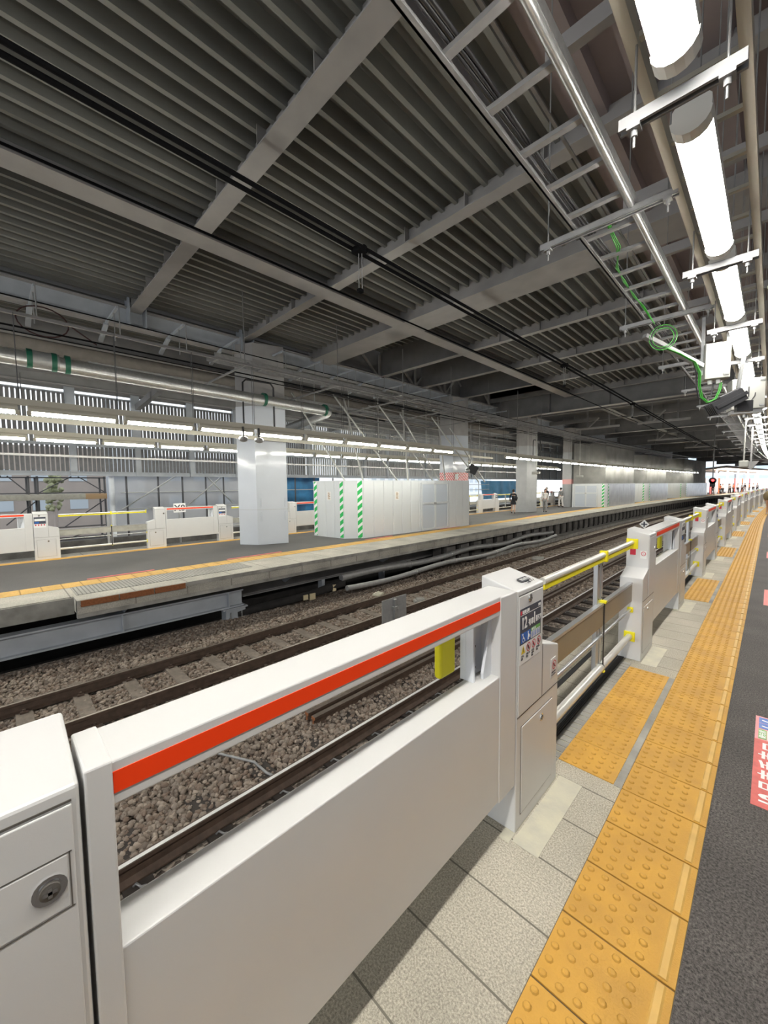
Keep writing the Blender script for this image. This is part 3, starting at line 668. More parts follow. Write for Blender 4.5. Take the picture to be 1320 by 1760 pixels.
# left cabinet flap with big key switch
f = MB().box(-0.001, 0.0045, -1.98, -1.708, 1.026, 1.124).build('key_flap', M_white, H0, bevel=0.003)
b = MB(); b.box(-0.001, 0.0042, -1.99, -1.703, 1.0235, 1.0255); b.box(-0.001, 0.0042, -1.99, -1.703, 1.1245, 1.1265); b.box(-0.001, 0.0042, -1.7075, -1.7055, 1.0235, 1.1265); b.build('flap_gap', M_groove, f)
def gate_loc(i): 
    y = A0+U*i; return (XG+C(y), y, 0)
for i in range(1, 10):
    lab = 'second white platform gate from the camera, across the first opening' if i == 1 else ('%s white platform gate along the near platform, counted from the camera' % ORD[i])
    h = housing(gate_loc(i), lab, 'near platform gates', detail=(i < 3))
    door_sign(h, '12', '2', False)
    if i > 1: h.rotation_euler = (0, 0, -C(A0+U*i+1)*0+(-2*(max(0, A0+U*i-20))/1000.0))
    if i <= 3:      # side stickers facing the opening on the shoulder cabinet
        s = MB().box(-0.165, -0.115, -1.985, -1.9835, 1.02, 1.12).build('side_sticker', M_dred, h)
        MB().disc((-0.14, -1.986, 1.09), (0, -1, 0), 0.018, 0.002, 14).build('sticker_button', M_pink, s)
        s = MB().box(-0.075, -0.02, -1.985, -1.9835, 0.99, 1.07).build('side_sticker', M_signw, h)
        b = MB(); n = 18; vs = []
        for k in range(n):
            a = 2*PI*k/n; vs += [(-0.047+0.022*math.cos(a), -1.986, 1.04+0.022*math.sin(a)), (-0.047+0.017*math.cos(a), -1.986, 1.04+0.017*math.sin(a))]
        b.add(vs, [(2*k, (2*k+2) % (2*n), (2*k+3) % (2*n), 2*k+1) for k in range(n)]); b.bar((-0.062, -1.986, 1.055), (-0.032, -1.986, 1.025), 0.005, 0.001); b.build('sticker_icon', M_dred, s)
for i in range(0, 9):
    y = A0+U*i
    opening((XG+C(y+1.6), y, 0), 'nearest sliding barrier of steel bars with yellow strip across the door opening' if i == 0 else '%s sliding barrier of steel bars along the near platform, counted from the camera' % ORD[i], 'near platform sliding barriers', detail=(i < 2))
for i in range(0, 9):
    y = A0+U*i
    b = MB(); b.box(-0.80-0.04, -0.712, y-0.05, y+0.56, -0.01, 0.003); b.box(-0.90, -0.849, y-0.07, y+0.56, -0.01, 0.003)
    struct(b.build('trim_cement_base', M_cement, loc=(C(y), 0, 0)))
    b = MB(); b.box(-0.80-0.04, -0.712, y-2.25, y-1.68, -0.01, 0.003); struct(b.build('trim_cement_base', M_cement, loc=(C(y), 0, 0)))
# far platform gates
FX = -13.8; F0 = 0.79
for i in range(-1, 8):
    y = F0+U*i
    lab = {0: 'leftmost white gate of the far platform, seen at the left picture edge', 1: 'white gate of the far platform left of the first column'}.get(i, '%s white gate of the far platform, counted from the left picture edge' % ORD[i+1])
    h = housing((FX+C(y), y, FZ), lab, 'far platform gates', detail=(i < 3)); door_sign(h, '12', '1', False)
    if -1 <= i < 2:
        s = MB().box(0.0035, 0.005, 0.018, 0.258, 0.865, 0.964).build('caution_sheet', M_signw, h)
        b = MB(); 
        for k in range(4): b.disc((0.005, 0.05+0.058*k, 0.935), (1, 0, 0), 0.018, 0.001, 10)
        b.build('caution_icons', M_dred, s)
    opening((FX+C(y), y, FZ), '%s sliding barrier of the far platform gates, counted from the left picture edge' % ORD[max(0, i)] if i >= 0 else 'sliding barrier of the far platform gates cut off by the left picture edge', 'far platform sliding barriers', detail=False)

# ---- floor stickers near platform
for i in range(0, 7):
    y = 2.84+U*i
    t = thing('floor_sticker', (C(y), y, 0), 'red floor sticker reading car 12 boarding point on the near asphalt' if i == 0 else 'pink floor sticker on the asphalt farther down the near platform', 'floor sticker', None if i == 0 else 'near platform floor stickers')
    if i: MB().box(-0.014, 0.24, 0, 1.14, 0.0005, 0.002).build('sticker_base', M_pink, t); continue
    MB().box(-0.014, 0.30, 0, 0.775, 0.0005, 0.002).build('sticker_base', M_pink, t)
    MB().box(-0.014, 0.30, 0.775, 1.14, 0.0005, 0.0018).build('sticker_border', mat('sticker_edge_pink', (0.75, 0.30, 0.32)), t)
    g = MB().box(0.004, 0.045, 0.79, 0.93, 0.0018, 0.0026).build('green_band', M_green, t)
    text('green_text', '優先席', 0.038, M_signw, g, FLOOR_Y, (0.038, 0.80, 0.0032), 0.01)
    w = MB().box(0.048, 0.30, 0.79, 0.93, 0.0018, 0.0026).build('people_panel', M_signw, t)
    b = MB()
    for k in range(5): b.box(0.075, 0.20, 0.802+0.025*k, 0.815+0.025*k, 0.0026, 0.003); b.disc((0.062, 0.8085+0.025*k, 0.0026), (0, 0, 1), 0.008, 0.0005, 8)
    b.build('people_icons', M_blue, w)
    b = MB(); b.box(0.004, 0.14, 0.945, 1.03, 0.0018, 0.0026); b.box(0.004, 0.14, 1.035, 1.125, 0.0018, 0.0026); bb = b.build('blue_panels', M_blue, t)
    b = MB(); b.bar((0.02, 0.985, 0.003), (0.11, 0.97, 0.003), 0.012, 0.001); b.disc((0.085, 0.99, 0.0026), (0, 0, 1), 0.02, 0.0008, 12); b.bar((0.02, 1.08, 0.003), (0.11, 1.06, 0.003), 0.012, 0.001); b.bar((0.06, 1.07, 0.003), (0.10, 1.10, 0.003), 0.02, 0.001); b.build('icon_figures', M_signw, bb)
    text('sticker_text', '12', 0.15, M_signw, t, FLOOR_Y, (0.175, 0.03, 0.0028), 0.02, 0.75, 1.5)
    for k, ch in enumerate('号車乗車口'): text('sticker_text', ch, 0.115, M_signw, t, FLOOR_Y, (0.155, 0.165+0.118*k, 0.0028), 0.012, 0.95, 1.5)
# yard marker (small diamond) beyond the second gate
t = thing('diamond_marker', (-1.74, 9.0, -1.27), 'small white diamond marker with dark cross standing behind the second gate', 'sign')
Z_ = 2.225; b = MB(); r = 0.085; b.add([(-r, 0, Z_), (0, 0, Z_-r), (r, 0, Z_), (0, 0, Z_+r), (-r, 0.01, Z_), (0, 0.01, Z_-r), (r, 0.01, Z_), (0, 0.01, Z_+r)], [(0,1,2,3), (7,6,5,4), (0,4,5,1), (1,5,6,2), (2,6,7,3), (3,7,4,0)]); b.build('marker_plate', M_signw, t)
b = MB(); b.bar((-0.05, -0.002, Z_), (0.05, -0.002, Z_), 0.002, 0.024); b.bar((0, -0.002, Z_-0.05), (0, -0.002, Z_+0.05), 0.024, 0.002); b.build('marker_cross', M_sign, t)
MB().box(-0.015, 0.015, 0.012, 0.03, 0.0, 2.19).build('marker_post', M_scaf, t)
# stop marker behind the far gates
t = thing('stop_marker', (-14.9, 4.75, -1.5), 'small white track marker lettered X8 seen through the far gate', 'sign')
MB().box(-0.01, 0, -0.2, 0.2, 2.40, 2.72).build('marker_plate', M_signw, t)
text('marker_text', 'X8', 0.30, M_text, t, FACE_X, (0.003, -0.18, 2.46), 0.02)
MB().box(-0.05, -0.01, -0.03, 0.03, 0, 2.6).build('marker_post', M_galv, t)

# ================================================================== COLUMNS AND HOARDINGS ON THE FAR PLATFORM
def quadprism(b, P, z0, z1, mi=0):
    n = len(P); b.add([(p[0], p[1], z0) for p in P]+[(p[0], p[1], z1) for p in P], [tuple(range(n))[::-1], tuple(range(n, 2*n))]+[(j, (j+1) % n, n+(j+1) % n, n+j) for j in range(n)], mi)
P4 = [(-12.38, 5.75), (-11.78, 6.08), (-11.47, 7.02), (-12.10, 6.80)]
def inset(P, d):
    cx = sum(p[0] for p in P)/4; cy = sum(p[1] for p in P)/4
    return [(cx+(p[0]-cx)*(1+d), cy+(p[1]-cy)*(1+d)) for p in P]
cols = [(0, 'glossy white clad column in front of the far gates', M_clad), (10.95, 'white column with red hatched warning band behind the long hoarding', M_clad), (19.5, 'bare pale grey column beside the woman in a black vest', M_cladg), (27.4, 'grey column with red notice next to the corner hoarding', M_cladg)]
for dy, lab, m in cols:
    t = thing('column', (C(6+dy), dy, 0), lab, 'column')
    b = MB(); quadprism(b, P4, FZ, 4.35); b.build('column_cladding', m, t, bevel=0.01)
    b = MB(); quadprism(b, inset(P4, -0.02), 4.35, 6.3); b.build('column_top', M_steel, t)
    b = MB(); quadprism(b, inset(P4, 0.006), 1.02 if dy < 15 else 1.62, 1.035 if dy < 15 else 1.70); b.build('column_seam', M_cladg if dy < 15 else M_cladg, t)
    if dy == 0:
        d = Vector((P4[2][0]-P4[1][0], P4[2][1]-P4[1][1], 0)).normalized(); nrm = Vector((d.y, -d.x, 0))
        for f_, zc in ((0.13, 1.25), (0.92, 1.25), (0.13, 0.80), (0.92, 0.80)):
            c = Vector((P4[1][0], P4[1][1], zc))+d*f_*0.98+nrm*0.02
            MB().tube([c-Vector((0, 0, 0.15)), c+Vector((0, 0, 0.15))], 0.014, 8).build('pull_handle', M_clad, t)
    if dy > 5 and dy < 15:
        b = MB(); quadprism(b, inset(P4, 0.01), 1.95, 2.42); b.build('hatched_band', M_rstripe, t)
        d = Vector((P4[2][0]-P4[1][0], P4[2][1]-P4[1][1], 0)).normalized(); nrm = Vector((d.y, -d.x, 0))
        c = Vector((P4[1][0], P4[1][1], 0))+d*0.1+nrm*0.03
        b = MB(); b.add([tuple(c+Vector((0, 0, 2.05))), tuple(c+d*0.22+Vector((0, 0, 2.05))), tuple(c+d*0.22+Vector((0, 0, 2.33))), tuple(c+Vector((0, 0, 2.33)))], [(0, 1, 2, 3)]); b.build('notice', M_signw, t)
    if dy > 25:
        b = MB(); quadprism(b, inset(P4, 0.01), 1.75, 2.15); b.build('red_notice', M_rstripe, t)
        b = MB(); quadprism(b, [(-12.2, 5.83), (-11.95, 5.97), (-11.93, 5.94), (-12.18, 5.80)], 0.5, 1.3); b.build('junction_box', M_cladg, t)

def hoarding(pts, h, name, label, doors=None, silver_from=None, tapes=(), posters=(), pitch=0.5):
    t = thing(name, (0, 0, 0), label, 'hoarding')
    pts = [Vector((p[0]+C(p[1]), p[1], 0)) for p in pts]
    for si in range(len(pts)-1):
        p, q = pts[si], pts[si+1]; L = (q-p).length; d = (q-p)/L; nrm = Vector((d.y, -d.x, 0))
        b = MB(); n = max(1, int(round(L/pitch)))
        for k in range(n):
            a = p+d*(L*k/n+0.004); c = p+d*(L*(k+1)/n-0.004)
            m1 = a+d*0.03; m2 = c-d*0.03
            A = [a-nrm*0.0, m1+nrm*0.012, m2+nrm*0.012, c-nrm*0.0, c-nrm*0.03, a-nrm*0.03]
            quadprism(b, [(v.x, v.y) for v in A], FZ+0.02, h)
        m = M_hoards if (silver_from is not None and si >= silver_from) else M_hoard
        b.build('hoarding_panels', m, t)
        b = MB(); e = [p-nrm*0.035, p+nrm*0.016, q+nrm*0.016, q-nrm*0.035]; quadprism(b, [(v.x, v.y) for v in e], FZ, FZ+0.03); quadprism(b, [(v.x, v.y) for v in e], h-0.01, h+0.03)
        b.build('rail_trim', M_hoard, t)
    for (si, dist) in tapes:
        p, q = pts[si], pts[si+1]; d = (q-p).normalized(); nrm = Vector((d.y, -d.x, 0)); a = p+d*dist+nrm*0.016; w = d*0.17
        b = MB(); b.add([tuple(a+Vector((0, 0, FZ))), tuple(a+w+Vector((0, 0, FZ))), tuple(a+w+Vector((0, 0, h+0.02))), tuple(a+Vector((0, 0, h+0.02)))], [(0, 1, 2, 3)]); b.build('striped_tape', M_gstripe, t)
    for (si, dist, z) in posters:
        p, q = pts[si], pts[si+1]; d = (q-p).normalized(); nrm = Vector((d.y, -d.x, 0)); a = p+d*dist+nrm*0.018; w = d*0.22
        b = MB(); b.add([tuple(a+Vector((0, 0, z))), tuple(a+w+Vector((0, 0, z))), tuple(a+w+Vector((0, 0, z+0.32))), tuple(a+Vector((0, 0, z+0.32)))], [(0, 1, 2, 3)]); po = b.build('poster', M_signw, t)
        b = MB()
        for k in range(6):
            zz = z+0.28-k*0.042; x0 = a+d*0.05+nrm*0.003; x1 = a+d*(0.14+0.03*(k % 2))+nrm*0.003
            b.add([tuple(x0+Vector((0, 0, zz-0.025))), tuple(x1+Vector((0, 0, zz-0.025))), tuple(x1+Vector((0, 0, zz))), tuple(x0+Vector((0, 0, zz)))], [(0, 1, 2, 3)])
        b.build('poster_print', M_bag, po)
    if doors:
        si, dist, w = doors; p, q = pts[si], pts[si+1]; d = (q-p).normalized(); nrm = Vector((d.y, -d.x, 0))
        for k in range(2):
            a = p+d*(dist+w*k); D = MB()
            def rect(u0, u1, z0, z1, off, th, B):
                P = [a+d*u0+nrm*off, a+d*u1+nrm*off, a+d*u1+nrm*(off+th), a+d*u0+nrm*(off+th)]; quadprism(B, [(v.x, v.y) for v in P], z0, z1)
            H = h-0.06
            rect(0.0, w, FZ+0.01, H, 0.012, 0.02, D); dr = D.build('door', mat('door_bluegrey', (0.52, 0.57, 0.64), 0.4), t)
            F = MB()
            for (u0, u1, z0, z1) in ((0, 0.06, FZ+0.01, H), (w-0.06, w, FZ+0.01, H), (0, w, H-0.07, H), (0, w, FZ+0.01, FZ+0.10), (0, w, 0.98, 1.06)): rect(u0, u1, z0, z1, 0.02, 0.03, F)
            F.build('door_frame', M_hoard, dr)
            if k == 0: K = MB(); rect(w-0.08, w+0.04, 0.97, 1.05, 0.05, 0.04, K); K.build('door_handle', M_galv, dr)
    return t
hoarding([(-12.5, 8.79), (-12.25, 8.80), (-10.86, 8.92), (-10.42, 9.48), (-10.0, 15.75), (-12.4, 15.8)], 1.94, 'hoarding', 'long white panel hoarding with green striped tape and double doors', doors=(3, 3.0, 0.86), tapes=((0, 0.06), (1, 1.22), (2, 0.50)), posters=((1, 0.55, 1.25), (3, 1.55, 1.22)))
hoarding([(-11.6, 33.2), (-9.65, 34.5), (-9.52, 34.9), (-9.50, 42.3), (-11.1, 42.4)], 1.74, 'hoarding', 'white corner hoarding whose long side is silver corrugated sheet', doors=(0, 0.15, 0.85), silver_from=2, tapes=((0, 2.2), (2, 0.05)))
hoarding([(-11.3, 44.5), (-9.7, 46.9), (-9.60, 47.4), (-9.58, 54.5)], 1.72, 'hoarding', 'white hoarding with green notice and silver side, second along the far end', silver_from=2, tapes=((0, 2.5), (2, 0.05)))
hoarding([(-11.4, 58.0), (-9.75, 62.4), (-9.65, 63.0), (-9.62, 74)], 1.7, 'hoarding', 'farthest white and silver hoarding before the open end of the roof', silver_from=2, tapes=((0, 4.2), (2, 0.05)))
for (P, z1, lab) in (([(-11.6, 33.4), (-9.65, 34.7), (-9.6, 42.2), (-11.7, 42.2)], 5.0, 'tall grey tarpaulin enclosure rising behind the corner hoarding'), ([(-11.4, 44.7), (-9.75, 47.1), (-9.7, 54.2), (-11.6, 54.2)], 4.6, 'grey tarpaulin enclosure above the second far hoarding'), ([(-11.5, 58.3), (-9.8, 62.6), (-9.75, 73.6), (-11.8, 73.6)], 4.8, 'grey sheeted enclosure above the farthest hoarding')):
    b = MB(); quadprism(b, [(p[0]+C(p[1]), p[1]) for p in P], 1.6, z1); tag(b.build('tarpaulin_enclosure', M_tarp), lab, 'tarpaulin')
# people are added later

# ================================================================== ROOF
YR = [-6, -2, 2, 6, 10, 14, 18, 22]
DZ = 6.70
def deck(x0, x1, period, top, depth, wb, wt, ys, bend=False):
    pts = [(x0, top)]; x = x0
    while x+period <= x1:
        pts += [(x+(period-wt)/2, top), (x+(period-wb)/2, top-depth), (x+(period+wb)/2, top-depth), (x+(period+wt)/2, top)]; x += period
    pts.append((x1, top))
    b = MB(); b.prof(pts, ys, closed=False); b.prof([(p[0], p[1]+0.0) for p in [(x0, top+0.10), (x1, top+0.10)]], ys, closed=False); return b
struct(deck(-12.4, -2.2, 0.29, DZ+0.20, 0.21, 0.07, 0.085, [-12, 9.4]).build('ceiling_deck', M_deck))
struct(deck(-7.75, -2.2, 0.29, DZ+0.20, 0.21, 0.07, 0.085, [9.4, 22.0]).build('ceiling_deck', M_deck))
struct(deck(-2.2, 9.2, 0.62, DZ+0.12, 0.14, 0.30, 0.36, [-12, 22.0]).build('ceiling_deck', M_deckp))
struct(deck(-12.4, -7.75, 0.29, 7.75, 0.20, 0.07, 0.085, [9.4, 22.0]).build('ceiling_deck', M_deck))
struct(deck(-19.5, -12.4, 0.27, 6.55, 0.15, 0.06, 0.09, [-12, 30.0]).build('ceiling_deck', M_deck))
b = MB(); b.lbox(-20, 9.2, 7.4, 7.6, [22]+[y for y in Y2 if y > 22]+[114]); struct(b.build('ceiling_far_deck', M_steeld, bend=True))
b = MB(); b.box(-7.85, -7.75, 9.4, 22, DZ, 7.95); b.box(-12.6, -12.5, -12, 30, 6.45, 8.0); b.box(-12.6, -7.75, 9.3, 9.4, 6.8, 8.0); b.box(-12.6,9.2,22.0,22.1,7.0,8.0); b.box(-12.6,9.2,22.0,22.1,6.75,7.5); struct(b.build('wall_roof_step', M_steeld))
def cross_i(y, x0, x1, z0, w, d, m, label, group=None, stiff=()):
    t = thing('roof_beam', (0, y, 0), label, 'roof beam', group)
    b = MB(); b.box(x0, x1, -w/2, w/2, z0, z0+0.022); b.box(x0, x1, -0.008, 0.008, z0+0.022, z0+d); b.build('beam', m, t)
    for x in stiff: MB().box(x-0.008, x+0.008, -w/2, w/2, z0+0.02, z0+d).build('stiffener', m, t)
    return t
st = [-12+1.35*i for i in range(12)]
cross_i(3.03, -12.5, 5, 6.46, 0.30, 0.3, M_steel, 'wide pale cross beam of the roof, nearest to the camera', None, st)
cross_i(6.08, -12.5, 5, 6.46, 0.25, 0.3, M_steel, 'narrow pale cross beam of the roof, second from the camera', None, st)
t = thing('roof_beam', (0, 9.1, 0), 'broad flat boxed cross girder of the roof, third from the camera', 'roof beam')
b = MB(); b.box(-12.5, 5, -0.40, 0.40, 6.44, 6.95); b.build('beam', M_steel, t, bevel=0.01); MB().box(-12.5, 5, -0.46, 0.46, 6.42, 6.44).build('bottom_plate', M_steel, t)
for y in (12.25, 15.4, 18.6, 21.9): cross_i(y, -7.9, 5, 6.46, 0.18, 0.3, M_steel, 'slim cross beam carrying the roof deck over the tracks', 'slim roof beams', st[4:])
for y in (12.4, 15.2, 18.6): 
    t = thing('roof_beam', (0, y, 0), 'deep dark web girder in the raised roof bay behind the long purlin', 'roof beam', 'deep girders in the raised bay')
    MB().box(-12.4, -7.9, -0.01, 0.01, 6.52, 7.65).build('web', M_steeld, t); MB().box(-12.4, -7.9, -0.12, 0.12, 6.50, 6.52).build('flange', M_steel, t)
# long purlin
t = thing('roof_purlin', (0, 0, 0), 'long pale purlin running along the roof above the far track', 'roof beam')
b = MB(); b.box(-8.10, -7.66, -6, 22.1, 6.415, 6.445); b.box(-7.90, -7.88, -6, 22.1, 6.44, 6.8); b.build('beam', M_steel, t)
# edge purlin above the near platform margin and column line girder
def colgirder(x, z0, d, w, y0, y1, label, m=M_steelb, mf=M_steel):
    t = thing('roof_girder', (0, 0, 0), label, 'roof beam')
    ys = ys_long(y0, y1, 6)
    b = MB(); b.lbox(x-0.015, x+0.015, z0+0.03, z0+d, ys); b.build('web', m, t, bend=True)
    b = MB(); b.lbox(x-w/2, x+w/2, z0, z0+0.03, ys); b.lbox(x-w/2, x+w/2, z0+d-0.02, z0+d, ys); b.build('flange', mf, t, bend=True)
    return t
g = colgirder(-12.35, 6.02, 0.50, 0.30, -6, 75, 'long grey girder on the column line above the far platform')
b = MB()
for y in (3.03, 6.08): b.box(-12.45, -12.0, y-0.2, y-0.18, 6.05, 6.75); b.box(-12.45, -12.0, y+0.18, y+0.2, 6.05, 6.75)
b.build('gusset', M_steelb, g)
colgirder(-14.6, 5.95, 0.55, 0.22, -6, 30, 'grey girder set back behind the column line with bright lower flange', M_steeld)
b = MB(); b.lbox(-16.9, -15.3, 5.75, 6.1, [-6, 30]); tag(b.build('duct', M_fire), 'wide brown fireproofed duct under the roof behind the column line', 'duct')
colgirder(-17.6, 5.35, 0.45, 0.22, -6, 40, 'rear dark girder above the slatted wall', M_steeld)
for y in (4.4, 9.2, 14.0):
    b = MB(); b.bar((-15.3, y, 5.2), (-18.2, y, 5.0), 0.18, 0.22); tag(b.build('strut_beam', M_steeld), 'short grey cross strut below the rear girder', 'strut', 'rear cross struts')
# trusses over the column line
def truss(y0, n, label, x=-12.35, z0=6.52, z1=7.45, w=2.4):
    t = thing('roof_truss', (0, 0, 0), label, 'truss'); 
    for k in range(n):
        ya = y0+k*w; cx = C(ya)
        MB().bar((x+cx, ya, z0), (x+cx, ya, z1), 0.09).build('vertical', M_steel, t)
        MB().bar((x+cx, ya, z0), (x+cx, ya+w*0.42, z1), 0.08).build('diagonal', M_steel, t)
        MB().bar((x+cx, ya+w*0.95, z0), (x+cx, ya+w*0.5, z1), 0.08).build('diagonal', M_steel, t)
truss(9.9, 5, 'row of V shaped truss struts above the column girder')
# dark deep girders beyond the decked bay
for k, (y, z) in enumerate(((22.4, 5.72), (34.5, 5.65), (46.5, 5.6), (58.5, 5.5), (70.5, 5.3), (83, 5.2), (95, 5.1), (107, 5.0))):
    t = thing('roof_girder', (C(y), y, 0), 'nearest deep dark girder crossing where the ribbed deck ends' if k == 0 else '%s deep dark girder crossing the roof, counted from the camera' % ORD[k], 'roof beam', None if k == 0 else 'deep far girders')
    MB().box(-13, 9, -0.02, 0.02, z+0.03, 7.42).build('web', M_steeld, t)
    MB().box(-13, 9, -0.20, 0.20, z, z+0.03).build('flange', M_steel, t)
    for x in range(-12, 6, 3): MB().box(x-0.03, x+0.03, -0.15, 0.02, z+0.03, 7.42).build('stiffener', M_steeld, t)
for (x, y) in ((-9.0, 28.5), (-5.4, 28.5), (-1.2, 28.5), (-7.5, 40.5), (-3.0, 40.5), (-7.0, 52), (-3, 52), (-6, 64), (-2, 64)):
    t = thing('hanging_bracket', (C(y), y, 0), 'dark steel hanging bracket frame below the far roof', 'bracket', 'hanging bracket frames')
    b = MB(); b.bar((x, 0, 5.4), (x, 0, 7.4), 0.09); b.bar((x+1.3, 0, 5.5), (x+1.3, 0, 7.4), 0.09); b.build('hanger_post', M_steeld, t)
    b = MB(); b.bar((x-0.7, 0, 5.45), (x+1.9, 0, 5.45), 0.12); b.bar((x, 0, 5.4), (x+0.7, 0, 6.1), 0.07); b.build('cross_arm', M_steel, t)
for y in (26, 30.5, 38.5, 43, 50, 55, 62):
    b = MB(); b.box(-12.8, 6, -0.1, 0.1, 6.2, 6.45); o = b.build('roof_beam', M_steeld); o.location = (C(y), y, 0)
    tag(o, 'thin dark secondary beam between the deep far girders', 'roof beam', 'thin secondary beams')
b = MB(); b.lbox(-7.7, -7.2, 6.3, 6.34, [22.3, 30, 40, 50, 60]); tag(b.build('roof_purlin', M_steel, bend=True), 'pale purlin continuing between the dark far girders', 'roof beam')
# far end walls of roofed hall right side are open

# ================================================================== CABLE TRAYS ABOVE THE FAR PLATFORM
def tray(x, z, w, y0, y1, label, pitch=1.3, m=M_galvd):
    t = thing('cable_tray', (0, 0, 0), label, 'cable tray')
    ys = ys_long(y0, y1, 6)
    for s in (-1, 1): MB().lbox(x+s*w/2-0.012, x+s*w/2+0.012, z, z+0.10, ys).build('side_rail', m, t, bend=True)
    first = None; y = y0+0.2
    while y < y1:
        if first is None:
            o = MB().box(x-w/2, x+w/2, -0.03, 0.03, 0, 0.03).build('rung', m, t); first = o
        else: o = first.copy(); COL.objects.link(o); o.parent = t
        o.location = (C(y), y, z+0.01); y += pitch
    return t
tray(-11.1, 5.30, 0.55, 4.5, 60, 'long ladder tray hanging level in front of the column tops', 1.35)
tray(-12.9, 4.95, 0.45, 2.0, 48, 'second ladder tray behind the first row of columns', 1.2)
tray(-14.4, 4.5, 0.5, 8, 40, 'low ladder tray deep over the far platform', 1.2)
tray(-10.2, 5.15, 0.30, 11, 70, 'narrow ladder tray running towards the far end of the roof', 0.9)
for y in [0.9+1.45*i for i in range(18)]:
    t = thing('tray_arm', (0, y, 0), 'angled steel arm carrying cable trays below the column girder', 'bracket', 'tray support arms')
    MB().bar((-12.2, 0, 5.95), (-12.95, 0, 5.72), 0.10, 0.06).build('arm', M_steelb, t)
    MB().bar((-11.0, 0, 5.98), (-12.2, 0, 5.98), 0.05).build('arm', M_steelb, t)
    MB().tube([(-11.35, 0, 5.3), (-11.35, 0, 6.0)], 0.012, 6).tube([(-10.85, 0, 5.3), (-10.85, 0, 6.0)], 0.012, 6).build('hanger_rod', M_galvd, t)
# big galvanised pipe
t = thing('drain_pipe', (0, 0, 0), 'thick galvanised drain pipe hung below the roof, elbow behind the first column', 'pipe')
MB().tube([(-11.25, -6, 4.58), (-11.25, 8.45, 4.40), (-11.3, 8.62, 4.39), (-11.5, 8.72, 4.38), (-14.5, 8.5, 3.98)], 0.165, 16).build('pipe_run', M_galv, t)
for y in (0.05, 0.72, 1.12, 1.35, 6.1, 8.4):
    MB().tube([(-11.25, y, 4.53-0.012*y), (-11.25, y+0.09, 4.53-0.012*y)], 0.20, 16).build('pipe_flange', M_gcab2, t)
MB().tube([(-11.25, 0.75, 4.52), (-11.25, 1.25, 4.515)], 0.185, 16).build('pipe_coupling', M_galvd, t)
# overhead thin cables over far platform
for k, (x, z, y0, y1, r, lab) in enumerate(((-10.9, 5.62, -6, 60, 0.014, 'black cable stretched in front of the column girder'), (-10.6, 4.95, -6, 60, 0.018, 'thick black cable pair above the galvanised pipe'), (-10.65, 4.86, -6, 60, 0.012, 'thin cable just below the thick black one'))):
    MBp = MB().tube([(x, y, z-0.25*math.sin(PI*((y % 30)/30))*0.2) for y in ys_long(y0, y1, 4)], r, 6)
    tag(MBp.build('overhead_cable', M_wire, bend=True), lab, 'cable')
t = MB().tube([(-10.95, 1.0+0.42*math.cos(a), 5.25+0.30*math.sin(a)) for a in [0.2+k*0.33 for k in range(20)]]+[(-10.9, 1.9, 4.98)], 0.014, 6).build('cable_loop', mat('cable_maroon', (0.04, 0.012, 0.012), 0.8))
tag(t, 'dark loose loop of cable dangling under the girder at left', 'cable')
# U shaped black conduits in front of column 1
for (xa, ya, yb, z1, lab) in ((-11.2, 5.45, 6.45, 4.95, 'black conduit hoop hanging in front of the first column'), (-10.9, 24.6, 25.7, 4.6, 'black conduit hoop in front of the third column')):
    b = MB().tube([(xa, ya, 3.42), (xa, ya, z1-0.1), (xa, ya+0.1, z1), (xa, yb-0.1, z1+0.02), (xa, yb, z1-0.1), (xa, yb, 3.45), (xa, yb+0.15, 3.28)], 0.028, 8)
    tag(b.build('conduit_hoop', M_blk), lab, 'conduit')

# ================================================================== LIGHT LINES
def light(loc, label, group, body=M_beige, em=M_emf, w=0.10, depth=0.10, L=1.20):
    t = thing('ceiling_light', loc, label, 'light', group)
    b = MB(); b.prof([(-w*0.5, 0.03), (w*0.5, 0.03), (w*0.5, 0.09), (w*0.25, 0.13), (-w*0.25, 0.13), (-w*0.5, 0.09)], [-0.04, L+0.04]); b.build('lamp_body', body, t)
    b = MB(); b.prof([(w*0.46*math.cos(a), 0.028+0.058*math.sin(a)) for a in [PI+PI*k/8 for k in range(9)]], [0.0, L]); b.build('diffuser', em, t)
    for y0 in (-0.06, L): MB().prof([(w*0.54*math.cos(a), 0.035+0.068*math.sin(a)) for a in [PI+PI*k/8 for k in range(9)]], [y0, y0+0.06 if y0 > 0 else -0.0]).build('end_cap', body, t)
    return t
per = 1.41
# own platform row
NL = light((-0.29, 2.13, 3.20), 'tube light over the near platform, nearest fully visible one', None, M_lampw, M_em, 0.13, L=1.15)
for i in range(-8, 34):
    if i == 0: continue
    o = copy_tree(NL); y = 2.13+per*i-(0.17 if i < 0 else 0)
    o.location = (-0.29+C(y), y, 3.20)
    if i == -1: o['label'] = 'bright tube light cut by the top edge of the picture'
    else: o['label'] = 'tube light farther along the row above the near platform edge'; o['group'] = 'near platform light row'
FL = light((-9.1, 0.60, 3.06), 'tube light in the front row above the far platform', 'far platform front light row')
for i in range(-8, 48):
    y = 0.60+per*i
    if i == 0 or 12.0 < y < 16.6 or y > 66: continue
    o = copy_tree(FL); o.location = (-9.1+C(y), y, 3.06)
BL = light((-13.1, 0.92, 3.0), 'tube light in the rear row above the far platform gates', 'far platform rear light row')
for i in range(-8, 24):
    y = 0.92+per*i
    if i == 0: continue
    o = copy_tree(BL); o.location = (-13.1+C(y), y, 3.0)
